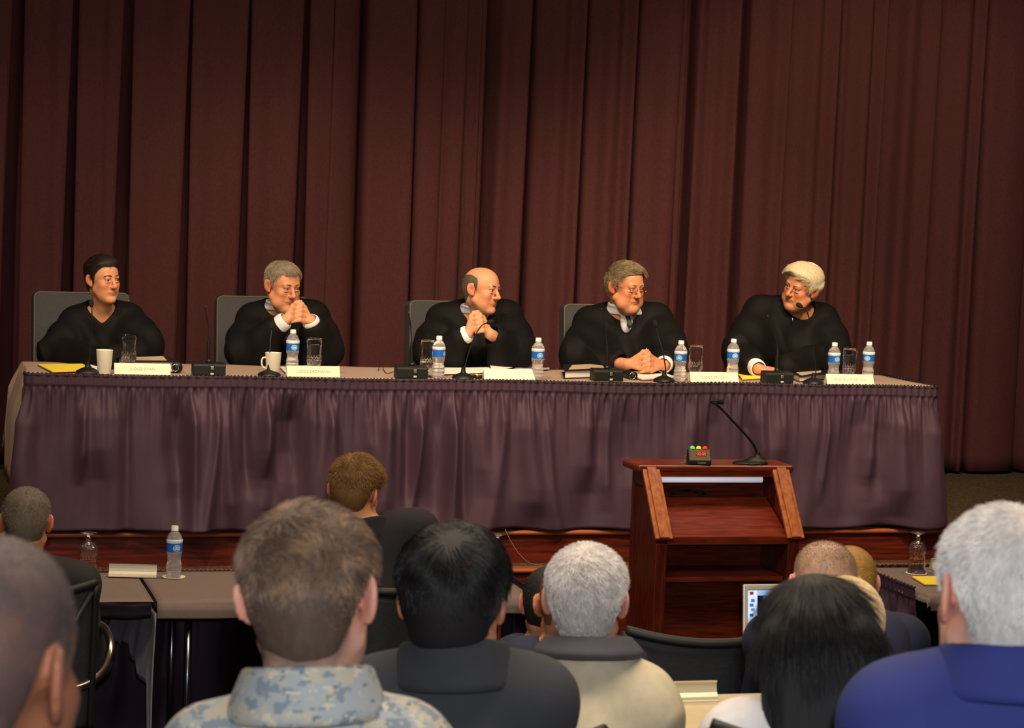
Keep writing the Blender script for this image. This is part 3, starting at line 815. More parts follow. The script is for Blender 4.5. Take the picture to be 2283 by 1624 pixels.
# ------------------------------------------------------------------ microphones
M_FOAM = mat('black_foam', (20, 20, 20), 0.95, bump=0.6, bscale=900)
def mic_round(px, py, path, lab, head=True):
    """path: pixels of the gooseneck from the base up"""
    p = on_table(px, py); t = thing('microphone', lab, 'microphone', p, 0, 'gooseneck microphones with round bases')
    link('base', lathe_mesh([(0.0, 0.0), (0.054, 0.0), (0.056, 0.004), (0.052, 0.012), (0.034, 0.022), (0.014, 0.030), (0.011, 0.040), (0.010, 0.055), (0.0, 0.056)], 40), M_BLACKM, t)
    pts = [at_y(x, y, p[1]+dy)-p for x, y, dy in path]
    pts = smooth_path([(0, 0, 0.05)]+[tuple(q) for q in pts], 8)
    link('gooseneck', tube_mesh(pts, 0.0032, 10), M_BLACKM, t)
    e = np.array(pts[-1]); d = unit(e-np.array(pts[-4]))
    if head:
        hp = [(0.0, -0.004), (0.007, -0.004), (0.0105, 0.004), (0.0125, 0.014), (0.0115, 0.024), (0.007, 0.031), (0.0, 0.033)]
        o = link('microphone_head', lathe_mesh(hp, 20), M_FOAM, t); o.location = tuple(e)
        o.rotation_euler = Vector(d).to_track_quat('Z', 'Y').to_euler()
def mic_square(px, py, path, lab):
    p = on_table(px, py); t = thing('microphone', lab, 'microphone', p, 0, 'wand microphones with block bases')
    b = link('base', prism_mesh([(-0.04, 0.0), (-0.04, 0.05), (-0.030, 0.058), (0.035, 0.062), (0.04, 0.0)], -0.077, 0.077, bev=0.005), M_BLACKP, t)
    o = link('switch_plate', box_mesh((0.012, -0.0415, 0.027), (0.024, 0.003, 0.046), 0.001), M_BLACKM, b)
    o = link('switch', box_mesh((0.012, -0.0425, 0.036), (0.016, 0.006, 0.018), 0.002), mat('brushed_nickel', (190, 180, 158), 0.35, metal=0.9), b)
    o = link('badge', box_mesh((0.012, -0.0425, 0.010), (0.016, 0.005, 0.009), 0.001), mat('badge_white', (200, 200, 190), 0.5), b)
    pts = [at_y(x, y, p[1])-p for x, y in path]
    k = smooth_path([tuple(q) for q in pts], 8); n = len(k)
    rs = [0.0085 if i < n*0.28 else 0.0085-0.0052*min(1, (i-n*0.28)/(n*0.22)) for i in range(n)]
    bm = bmesh.new(); b_tube(bm, k, rs, 12); link('wand', bm_mesh('wand', bm, True), M_BLACKM, t)
    b_ = bmesh.new(); b_tube(b_, [(k[0][0], k[0][1], 0.055), (k[0][0], k[0][1], 0.075)], 0.014, 16); link('collar', bm_mesh('collar', b_, True), M_BLACKM, t)
    return t
mic_round(195, 836, [(199, 800, 0), (203, 740, 0), (205, 700, 0.0), (204, 682, 0.02)], 'gooseneck microphone with a ball head at the left end of the stage table')
mic_square(464, 850, [(465, 822), (465, 780), (466, 740), (462, 710), (457, 682)], 'block-based wand microphone between the first and second judges')
mic_round(600, 846, [(601, 800, 0), (603, 760, 0.03), (606, 733, 0.06)], 'gooseneck microphone in front of the white mug')
mic_square(915, 856, [(918, 830), (917, 790), (917, 760), (915, 725), (911, 695)], 'block-based wand microphone left of the third judge\'s goblet')
mic_round(1032, 853, [(1037, 815, 0), (1052, 765, 0.0), (1072, 728, 0), (1088, 720, 0.01)], 'gooseneck microphone bending up to the third judge\'s clasped hands')
mic_square(1351, 860, [(1353, 832), (1354, 790), (1352, 750), (1346, 715), (1341, 687)], 'block-based wand microphone in front of the judge with glasses')
mic_round(1480, 858, [(1484, 825, 0), (1478, 785, 0.0), (1468, 750, 0.02), (1462, 728, 0.03)], 'thin gooseneck microphone right of the watch-wearing judge\'s hands')
mic_square(1731, 864, [(1732, 838), (1733, 800), (1733, 770), (1724, 738), (1711, 703)], 'block-based wand microphone in front of the leaning judge')
mic_round(1813, 860, [(1819, 830, 0), (1813, 770, 0), (1805, 715, 0), (1797, 692, 0.0), (1787, 684, 0.0)], 'gooseneck microphone with a ball head at the leaning judge\'s chin')

# ------------------------------------------------------------------ papers, pads, binders
def quad_on(pts, h, name, lab, cat, m, group=None, parts=(), z=TT, ymin=0.03):
    """a flat stack whose four top corners are given as pixels (back left, back right, front right, front left)"""
    P = [at_z(x, y, z+h) for x, y in pts]
    P = [np.array([q[0], min(max(q[1], YF+ymin), YB-0.02) if z == TT else q[1], 0]) for q in P]
    c = sum(P)/4; t = thing(name, lab, cat, (c[0], c[1], z), 0, group)
    def layer(pname, z0, z1, mm, grow=0.0, par=t):
        bm = bmesh.new(); q = [p-c for p in P]; q = [a+grow*unit(a) for a in q]
        lo = [bm.verts.new((a[0], a[1], z0)) for a in q]; hi = [bm.verts.new((a[0], a[1], z1)) for a in q]
        bm.faces.new(lo); bm.faces.new(hi)
        for i in range(4): bm.faces.new((lo[i], lo[(i+1) % 4], hi[(i+1) % 4], hi[i]))
        return link(pname, bm_mesh(pname, bm), mm, par)
    for prt in parts: layer(*prt)
    return t, layer
quad_on([(84, 812), (184, 811), (207, 825), (117, 828)], 0.008, 'legal_pad', 'yellow legal pad at the left end of the stage table', 'notepad', M_YELLOW, 'yellow legal pads',
        [('backing_board', 0.0, 0.003, M_MAROONBOARD, 0.001), ('pages', 0.003, 0.008, M_YELLOW)])
quad_on([(1644, 831), (1712, 831), (1725, 841), (1655, 845)], 0.008, 'legal_pad', 'yellow legal pad under the leaning judge\'s hand', 'notepad', M_YELLOW, 'yellow legal pads',
        [('backing_board', 0.0, 0.003, M_MAROONBOARD, 0.001), ('pages', 0.003, 0.008, M_YELLOW)])
quad_on([(2032, 1285), (2105, 1285), (2120, 1303), (2062, 1303)], 0.008, 'legal_pad', 'yellow legal pad in front of the upside-down goblet on the right lower table', 'notepad', M_YELLOW, 'yellow legal pads',
        [('backing_board', 0.0, 0.003, M_MAROONBOARD, 0.001), ('pages', 0.003, 0.008, M_YELLOW)], z=LT)
quad_on([(1392, 833), (1480, 831), (1505, 840), (1432, 845)], 0.010, 'writing_pad', 'white writing pad under the clasped hands of the judge with glasses', 'notepad', M_PAPER, None,
        [('backing_board', 0.0, 0.004, M_MAROONBOARD, 0.001), ('pages', 0.004, 0.010, M_PAPER)])
def binder(pts, lab, h=0.055, ring=True):
    t, layer = quad_on(pts, h, 'ring_binder', lab, 'binder', M_BINDER, 'black ring binders', ymin=0.125)
    layer('cover', 0.0, 0.003, M_BINDER, 0.012)
    pg = layer('pages', 0.004, h-0.006, M_PAPER, -0.008)
    cv = layer('cover', h-0.004, h, M_BINDER, 0.010)
    layer('title_sheet', h+0.0003, h+0.0012, mat('binder_sheet', (196, 176, 150), 0.5), -0.05, cv)
    P = [at_z(x, y, TT) for x, y in pts]; c = t.location
    fr = np.array([P[2][0], P[2][1], 0]); bk = np.array([P[1][0], P[1][1], 0])
    e0, e1 = np.array([max(b.co[0] for b in pg.data.vertices), min(b.co[1] for b in pg.data.vertices)]), None
    sp = link('spine', tube_mesh([(e0[0]+0.012, e0[1]-0.006, h*0.5), (e0[0]+0.012, e0[1]+0.20, h*0.5)], h*0.47, 16), M_BINDER, t)
    if ring:
        rg = [(e0[0]+0.002+0.015*math.cos(a), e0[1]-0.012, h*0.48+0.017*math.sin(a)) for a in np.linspace(0, 2*math.pi, 19)]
        link('ring', tube_mesh(rg, 0.0018, 8), M_CHROME, sp)
binder([(262, 797), (372, 793), (390, 806), (300, 812)], 'black ring binder with white pages in front of the leftmost judge')
binder([(1258, 813), (1345, 810), (1368, 822), (1278, 832)], 'black ring binder left of the judge with glasses', 0.042)
binder([(1748, 824), (1836, 822), (1852, 832), (1785, 840)], 'dark grey binder in front of the leaning judge, right of the hand', 0.030, False)
def sheet(pts, lab, m=M_PAPER, z=0.002, group='loose sheets of paper', curl=0.0):
    P = [at_z(x, y, TT) for x, y in pts]
    P = [np.array([q[0], min(max(q[1], YF+0.04), YB-0.02), 0]) for q in P]; c = sum(P)/4
    n = 8; rows = []
    for v in np.linspace(0, 1, n):
        r = []
        for u in np.linspace(0, 1, n):
            q = (1-v)*((1-u)*P[0]+u*P[1])+v*((1-u)*P[3]+u*P[2])-c
            r.append((q[0], q[1], z+curl*((u-0.5)**2*2+0.3*math.sin(3*v+2*u))))
        rows.append(r)
    o = link('sheet_of_paper', sheet_mesh(rows), m); o.location = (c[0], c[1], TT)
    md = o.modifiers.new('thickness', 'SOLIDIFY'); md.thickness = 0.0012
    tag(o, lab, 'paper', group)
sheet([(962, 822), (1075, 815), (1090, 832), (985, 838)], 'open white sheets of paper in front of the third judge from the left', z=0.004, curl=0.006)
sheet([(1062, 812), (1120, 808), (1150, 822), (1095, 832)], 'tilted white page lying on the papers before the third judge from the left', z=0.012, curl=0.012)
sheet([(1125, 814), (1205, 818), (1225, 826), (1140, 830)], 'printed purplish sheet of paper behind the blank nameplate', mat('printed_paper', (226, 222, 226), 0.7, rgb2=(110, 78, 128), vscale=22, vstretch=(1, 3, 1)), z=0.004, curl=0.008)
sheet([(888, 826), (950, 824), (958, 838), (905, 840)], 'white sheet of paper behind the block microphone near the half-full goblet', z=0.002)
sheet([(622, 820), (690, 817), (700, 834), (640, 838)], 'white papers behind the second judge\'s bottle', z=0.003, curl=0.004)
sheet([(200, 818), (216, 815), (222, 826), (208, 830)], 'small folded white paper between the legal pad and the paper cup', z=0.004, curl=0.01)
def marker(px, py, px2, py2, lab):
    a, b = on_table(px, py, TT), on_table(px2, py2, TT); c = (a+b)/2
    t = thing('highlighter', lab, 'pen', (c[0], c[1], TT+0.0085), 0, 'yellow highlighters')
    d = unit((b-a)*[1, 1, 0]); L = 0.052
    link('barrel', tube_mesh([tuple(-d*L), tuple(d*L*0.3)], 0.008, 12), M_BLACKP, t)
    link('pen_cap', tube_mesh([tuple(d*L*0.3), tuple(d*L)], 0.0088, 12), M_YELLOW, t)
marker(1048, 845, 1066, 841, 'yellow-capped highlighter next to the microphone base, left one of the pair')
marker(1064, 847, 1083, 843, 'yellow-capped highlighter nearest the blank nameplate, right one of the pair')
def table_cable():
    p = [on_table(x, y) for x, y in ((843, 828), (850, 822), (856, 828), (864, 834), (880, 830), (905, 826))]; c = p[0]
    pts = [(q[0]-c[0], q[1]-c[1], 0.003+(0.03 if i == 1 else 0)) for i, q in enumerate(p)]
    o = link('cable', tube_mesh(smooth_path(pts, 6), 0.0018, 8), M_BLACKP); o.location = (c[0], c[1], TT)
    tag(o, 'thin black cable looping on the cloth left of the third judge\'s microphone', 'cable')
table_cable()

# ------------------------------------------------------------------ aluminium name holders on the lower tables and the desk
def name_holder(a, w, rz, lab, s=1.0):
    prof = [(0, 0), (0, 0.003), (0.008, 0.004), (0.010, 0.010), (0.012, 0.011), (0.020, 0.020), (0.024, 0.032), (0.025, 0.044), (0.021, 0.046), (0.021, 0.0485), (0.029, 0.0485), (0.031, 0.044), (0.034, 0.020), (0.046, 0.003), (0.046, 0)]
    o = link('name_holder', prism_mesh([(y*s, z*s) for y, z in prof], -w/2, w/2), mat('cream_aluminium', (222, 214, 188), 0.3, metal=0.35, spec=0.6))
    o.location = tuple(a); o.rotation_euler = (0, 0, rz)
    tag(o, lab, 'name holder', 'cream aluminium name holders')
a, b = at_z(246, 1288, LT), at_z(344, 1288, LT)
name_holder(((a[0]+b[0])/2, (a[1]+b[1])/2, LT), 0.19, -0.18, 'cream name holder between goblet and bottle on the left lower table')
a = at_z(2081, 1272, LT); name_holder((a[0]+0.10, a[1], LT), 0.2, 0.0, 'cream name holder behind the yellow pad on the right lower table')

# ------------------------------------------------------------------ lectern things
def timer():
    p = at_z(1556, 1034, 1.2); p = np.array([p[0], p[1], 1.199])
    t = thing('speech_timer', 'small dark timer box with green, yellow and red lamps on the lectern', 'timer', p, -0.10)
    b = link('housing', prism_mesh([(-0.038, 0.0), (-0.038, 0.016), (-0.014, 0.066), (-0.004, 0.066), (0.004, 0.060), (0.012, 0.0)], -0.050, 0.050, bev=0.003), mat('timer_housing', (26, 26, 24), 0.5), t)
    ang = math.atan2(0.05, 0.024)
    R = Matrix.Rotation(ang-math.pi/2, 3, 'X')
    o = link('face_plate', box_mesh((0, 0, 0), (0.092, 0.0024, 0.050), 0.001, rot=Matrix.Rotation(-(math.pi/2-ang), 3, 'X')), mat('timer_face', (112, 102, 70), 0.45), t); o.location = (0, -0.0270, 0.0408)
    dsp = link('display', box_mesh((0, 0, 0), (0.048, 0.003, 0.019), 0.001, rot=Matrix.Rotation(-(math.pi/2-ang), 3, 'X')), mat('timer_display', (60, 12, 8), 0.3, emit=(255, 60, 30), estr=0.12), t); dsp.location = (0.006, -0.0262, 0.0455)
    text_child('digits', '00:00', 0.019, dsp, (0, -0.0022, 0.0), (ang, 0, 0), mat('timer_digits', (255, 90, 60), 0.4, emit=(255, 84, 56), estr=1.0))
    text_child('lettering', 'Limitimer', 0.0095, t, (0.008, -0.0386, 0.0085), (math.pi/2, 0, 0), mat('badge_white', (200, 200, 190), 0.5))
    for x, n, c in ((-0.030, 'green', (120, 225, 130)), (-0.002, 'yellow', (255, 225, 30)), (0.026, 'red', (250, 60, 50))):
        l = link('lamp', lathe_mesh([(0.011, 0.0), (0.0112, 0.003), (0.0095, 0.009), (0.0055, 0.0125), (0.0, 0.0135)], 18), mat('lamp_'+n, c, 0.3, emit=c, estr=0.35), t, n+' lamp')
        l.location = (x, -0.008, 0.0655)
    cl = link('clip', tube_mesh(smooth_path([(-0.052, 0.005, 0.036), (-0.060, 0.006, 0.020), (-0.058, 0.0, 0.003), (-0.080, -0.004, 0.0015)], 6), 0.0025, 8), mat('grey_cable', (120, 116, 104), 0.5), t)
timer()
def lectern_mic():
    p = at_z(1672, 1034, 1.2); p = np.array([p[0], p[1], 1.199])
    t = thing('microphone', 'gooseneck microphone with a wedge base and green light on the lectern top', 'microphone', p, -0.1)
    V = Vox((-0.09, -0.06, -0.01), (0.09, 0.06, 0.06), 0.0025)
    V.ell((0.0, 0.0, 0.0), (0.080, 0.046, 0.016), None, 0.004); V.ell((0.030, 0.008, 0.012), (0.042, 0.026, 0.022), None, 0.02); V.cap((0.04, 0.012, 0.02), (0.036, 0.012, 0.046), 0.012, 0.010, 0.012)
    X, Y, Z = V.grid(); V.D = np.maximum(V.D, -Z-0*X-0*Y)
    v, f = V.nets(); b = link('base', np_mesh('base', v, f), M_BLACKP, t)
    link('side_plate', prism_mesh([(-0.020, -0.043), (0.055, -0.030), (0.068, -0.020), (0.052, -0.016), (0.0, -0.032)], 0.010, 0.0185, 'z'), mat('grey_plate', (108, 104, 84), 0.4), b)
    o = link('status_light', lathe_mesh([(0.0028, 0), (0.002, 0.002), (0, 0.0025)], 10), mat('green_light', (60, 255, 80), 0.4, emit=(60, 255, 80), estr=2.0), b); o.location = (0.004, -0.010, 0.0205)
    pts = [at_y(x, y, p[1]+dy)-p for x, y, dy in ((1688, 1012, 0.01), (1675, 985, 0.0), (1640, 944, -0.02), (1605, 906, -0.04), (1591, 899, -0.05), (1600, 895, -0.06), (1609, 897, -0.07))]
    k = smooth_path([tuple(q) for q in pts], 8)
    k = [tuple(np.array(q)) for q in k]
    n = len(k); rs = [0.0055-0.0022*i/n for i in range(n)]
    bm = bmesh.new(); b_tube(bm, k, rs, 10); link('gooseneck', bm_mesh('neck', bm, True), M_BLACKM, t)
    e = np.array(k[-1]); h = link('microphone_head', tube_mesh([tuple(e-np.array([0.008, 0, 0])), tuple(e), tuple(e+np.array([0.016, -0.01, -0.001]))], 0.0105, 14), M_FOAM, t)
lectern_mic()
def coil():
    a = at_y(1545, 1092, 9.10); pts = []; g = np.random.default_rng(3)
    for i in range(90):
        s = i/90*2*math.pi*6
        pts.append((0.075*math.sin(s)+0.004*g.normal(), 0.018*math.sin(2*s)+0.003*g.normal(), 0.012+0.010*math.cos(2*s+0.6)+0.0015*g.normal()))
    o = link('cable', tube_mesh(smooth_path(pts, 3), 0.0030, 8), M_BLACKP)
    o.location = (a[0], 9.155, 1.052); o.rotation_euler = (0.12, 0, 0)
    tag(o, 'coiled black cable lying at the back of the lectern\'s reading desk', 'cable')
coil()
def wire():
    pts = [at_y(1126, 1180, 10.53), at_y(1136, 1202, 10.50), at_y(1155, 1232, 10.47), at_y(1180, 1255, 10.45), at_z(1215, 1262, 0.51)]; c = pts[0]
    o = link('cable', tube_mesh(smooth_path([tuple(q-c) for q in pts], 6), 0.0012, 6), mat('grey_cable', (120, 116, 104), 0.5)); o.location = tuple(c)
    tag(o, 'thin cable hanging from under the skirt down the stage front', 'cable')
wire()

# ------------------------------------------------------------------ chairs
M_CHAIRG = mat('grey_upholstery', (66, 67, 70), 0.6, var=0.15, vscale=80, bump=0.3, bscale=500, spec=0.35)
M_PIPING = mat('piping', (96, 90, 74), 0.6)
M_MESHB = mat('black_mesh', (52, 54, 58), 0.6, rgb2=(36, 38, 42), vscale=300, vstretch=(0.2, 0.2, 2.5), spec=0.4)
def rounded(w, h, r, n=6):
    out = []
    for cx, cy, a0 in ((w/2-r, h-r, 0), (-w/2+r, h-r, 90), (-w/2+r, r, 180), (w/2-r, r, 270)):
        for k in range(n+1):
            a = math.radians(a0+90*k/n); out.append((cx+r*math.cos(a), cy+r*math.sin(a)))
    return out
def chair_base(t, seat_h, m):
    link('gas_lift', tube_mesh([(0, 0, 0.09), (0, 0, seat_h-0.06)], 0.026, 14), M_BLACKM, t)
    bm = bmesh.new()
    for k in range(5):
        a = 2*math.pi*k/5+0.3
        b_tube(bm, [(0, 0, 0.10), (0.28*math.cos(a), 0.28*math.sin(a), 0.065)], [0.024, 0.016], 8)
    link('star_base', bm_mesh('star', bm), M_BLACKM, t)
    for k in range(5):
        a = 2*math.pi*k/5+0.3
        o = link('caster', tube_mesh([(-0.018, 0, 0.028), (0.018, 0, 0.028)], 0.028, 14), M_BLACKP, t); o.location = (0.28*math.cos(a), 0.28*math.sin(a), 0); o.rotation_euler = (0, 0, a+1.57)
def make_judge_chair():
    t = thing('high_back_chair', '', 'chair')
    o = link('seat', box_mesh((0, -0.02, 0.44), (0.50, 0.48, 0.09), 0.03, 3), M_CHAIRG, t)
    pts = rounded(0.50, 0.62, 0.03)
    p = prism_mesh(pts, -0.035, 0.035, 'y', bev=0.010)
    b = link('backrest', p, M_CHAIRG, t); b.location = (0, 0.26, 0.44); b.rotation_euler = (-0.10, 0, 0)
    link('piping', tube_mesh([(x*0.985, -0.033, 0.31+(y-0.31)*0.985) for x, y in pts+[pts[0]]], 0.004, 6), M_PIPING, b)
    chair_base(t, 0.44, None)
    return t
JC = make_judge_chair()
jch = [(1.015, 0.10, 'grey high-back chair of the leftmost judge'), (1.955, 0.05, 'grey high-back chair of the second judge, seen at the left shoulder'),
       (3.025, 0.16, 'grey high-back chair of the third judge from the left, its left edge in view'), (3.89, 0.1, 'grey high-back chair of the judge with glasses, only a corner in view')]
for i, (x, a, lab) in enumerate(jch):
    o = JC if i == 0 else dup(JC, (0, 0, 0))
    o.location = (x, 11.60, STZ); o.rotation_euler = (0, 0, a); o['label'] = lab; o['group'] = 'grey high-back chairs on the stage'
def make_mesh_chair():
    t = thing('mesh_chair', '', 'chair')
    link('seat', box_mesh((0, 0.02, 0.45), (0.49, 0.47, 0.07), 0.028, 3), M_BLACKP, t)
    # backrest: net between two side rails, its top rail bowed; local -y is the back (towards the camera)
    rows = []
    for v in np.linspace(0, 1, 16):
        r = []
        for u in np.linspace(-1, 1, 18):
            r.append((u*0.235, -0.235-0.05*v-0.045*(1-u*u), 0.50+0.45*v-0.028*(1-u*u)*v))
        rows.append(r)
    b = link('backrest', sheet_mesh(rows), M_MESHB, t)
    md = b.modifiers.new('thickness', 'SOLIDIFY'); md.thickness = 0.004
    link('top_rail', tube_mesh(smooth_path([(r[0]*1.02, r[1], r[2]+0.006) for r in rows[-1]], 2), 0.0135, 12), M_BLACKP, t)
    for s in (0, -1):
        link('side_rail', tube_mesh([(r[s][0]*1.02, r[s][1], r[s][2]) for r in rows], 0.0125, 10), M_BLACKP, t)
    for sx in (-1, 1):
        link('brace', tube_mesh([(sx*0.225, -0.292, 0.93), (sx*0.06, -0.315, 0.66), (sx*0.05, -0.10, 0.44)], 0.010, 8), M_BLACKP, t)
        link('armrest', tube_mesh(smooth_path([(sx*0.08, -0.27, 0.635), (sx*0.20, -0.26, 0.640), (sx*0.28, -0.22, 0.675), (sx*0.32, -0.14, 0.735), (sx*0.325, -0.02, 0.765), (sx*0.32, 0.10, 0.760)], 6), 0.013, 10), M_CHROME, t)
    chair_base(t, 0.44, None)
    return t
MC = make_mesh_chair()
def place_mesh(x, y, z, a, lab, sc=1.0):
    global MC_used
    o = MC if not place_mesh.used else dup(MC, (0, 0, 0)); place_mesh.used = True
    o.location = (x, y, z); o.rotation_euler = (0, 0, a); o['label'] = lab; o['group'] = 'black mesh office chairs'; o.scale = (1, 1, sc)
    return o
place_mesh.used = False
place_mesh(0.40, 7.50, 0.0, 0.1, 'black mesh office chair with chrome arms of the person in black at the far left', 1.09)
place_mesh(1.62, 7.30, 0.0, -0.1, 'black mesh office chair behind the person in black, right of the camouflage uniform', 1.13)
place_mesh(2.16, 5.85, 0.2, -0.05, 'empty black mesh chair below the lectern, its bowed top rail in full view', 1.05)
q = at_d(1357, 1610, 4.15); place_mesh(q[0]-0.245, q[1]+0.285, 0.35, 0.0, 'black mesh chair behind the cream jacket, only its rail end at the bottom edge', 1.067)
place_mesh(1.545, 3.38, 0.5, -0.30, 'black chair of the person in the white top, its rail cutting across the white top', 1.10)

# ------------------------------------------------------------------ audience desk with a name holder, laptop
t = thing('desk', 'beige desk top behind the person in the cream jacket, carrying a cream name holder', 'desk', (2.1, 5.02, 0.35))
link('desk_top', box_mesh((0, 0, 0.735), (2.2, 0.50, 0.03), 0.008), mat('beige_laminate', (206, 190, 150), 0.5, var=0.06), t)
link('modesty_panel', box_mesh((0, 0.20, 0.45), (2.1, 0.02, 0.5)), M_TABLE, t)
for sx in (-1, 1): link('leg', box_mesh((sx*1.02, 0, 0.36), (0.04, 0.42, 0.72)), M_STEEL, t)
a = at_z(1604, 1566, 1.10); name_holder((a[0]-0.14, a[1], 1.1005), 0.28, 0.0, 'large cream name holder on the beige desk, right of the person in the cream jacket')
t = thing('desk', 'desk in front of the uniformed person, hidden below the laptop', 'desk', (3.1, 6.15, 0.0))
link('desk_top', box_mesh((0, 0, 0.935), (2.0, 0.30, 0.03), 0.008), mat('beige_laminate', (206, 190, 150), 0.5, var=0.06), t)
for sx in (-1, 1): link('leg', box_mesh((sx*0.92, 0, 0.46), (0.04, 0.28, 0.92)), M_STEEL, t)
def laptop():
    a = at_z(1663, 1485, 0.952); w, h = 0.34, 0.225
    t = thing('laptop', 'open silver laptop with a lit screen, left of the person in the white top', 'laptop', (a[0]+w/2, a[1]+0.02, 0.951), 0.0)
    m = mat('silver_case', (214, 208, 192), 0.35, metal=0.3)
    link('keyboard_base', box_mesh((0, -0.11, 0.009), (w, 0.23, 0.018), 0.004), m, t)
    tilt = -0.12; R = Matrix.Rotation(tilt, 3, 'X')
    lid = link('lid', box_mesh((0, 0, h/2), (w, 0.010, h), 0.004), m, t); lid.location = (0, 0.008, 0.016); lid.rotation_euler = (tilt, 0, 0)
    link('screen', box_mesh((0, -0.0056, h/2+0.002), (w-0.028, 0.002, h-0.036), 0.0), mat('screen_dark', (8, 10, 16), 0.15, emit=(14, 22, 60), estr=0.25), lid)
    sw, sx0, sz1 = w-0.028, -(w-0.028)/2, h-0.018
    mw = mat('screen_white', (200, 220, 250), 0.3, emit=(190, 214, 250), estr=0.75)
    def pat(name, x, z, ww, hh, mm, y=-0.0072): link(name, box_mesh((x+ww/2, y, z-hh/2), (ww, 0.001, hh)), mm, lid)
    pat('screen_bar', sx0, sz1, 0.030, h-0.036, mw); pat('screen_bar', sx0+0.03, sz1, 0.062, 0.016, mat('screen_pale', (150, 190, 240), 0.3, emit=(150, 190, 240), estr=0.6))
    pat('screen_tab', sx0+0.05, sz1-0.018, 0.024, 0.009, mat('screen_blue', (30, 80, 230), 0.3, emit=(40, 90, 240), estr=0.7))
    ic = [((160, 40, 60), 0.004), ((50, 130, 210), 0.026), ((60, 110, 190), 0.040), ((90, 140, 200), 0.054), ((30, 100, 190), 0.070), ((60, 60, 110), 0.088), ((220, 80, 40), 0.100), ((70, 100, 150), 0.118), ((40, 60, 110), 0.136), ((120, 140, 180), 0.152), ((60, 30, 40), 0.168)]
    for i, (c, dz) in enumerate(ic): pat('screen_icon', sx0+0.005+0.004*(i % 2), sz1-dz, 0.012, 0.009, mat('icon_%d' % i, c, 0.3, emit=c, estr=0.5), -0.0080)
laptop()

# ================================================================== people
FH = unit([CF[0], CF[1], 0])
def face_dir(pos, ang, away=False):
    """horizontal direction: towards the camera (or away from it), turned to the picture's right by ang degrees"""
    b = unit([CAM[0]-pos[0], CAM[1]-pos[1], 0])
    if away: b = -b
    r = np.array([FH[1], -FH[0], 0.0]); r = unit(r-b*(r@b))
    a = math.radians(ang); return unit(math.cos(a)*b+math.sin(a)*r)
class HeadFrame:
    def __init__(s, pos, d, pitch=0.0, roll=0.0, scale=1.0):
        """pitch > 0 looks down; roll > 0 tips the crown towards local +x"""
        y = -unit([d[0], d[1], 0]); z = np.array([0, 0, 1.0]); x = np.cross(y, z)
        B = np.stack([x, y, z], 1)
        p, r = math.radians(pitch), math.radians(roll)
        Rx = np.array([[1, 0, 0], [0, math.cos(p), -math.sin(p)], [0, math.sin(p), math.cos(p)]])
        Ry = np.array([[math.cos(r), 0, math.sin(r)], [0, 1, 0], [-math.sin(r), 0, math.cos(r)]])
        s.R = B@Ry@Rx; s.pos = np.array(pos, float); s.s = scale
    def w(s, p): return s.pos+s.s*(s.R@np.asarray(p, float))
    def W(s, V): return s.pos+s.s*(np.asarray(V)@s.R.T)
    def L(s, V): return ((V-s.pos)@s.R)/s.s
def rot_local(ax, deg):
    return np.array(Matrix.Rotation(math.radians(deg), 3, ax))

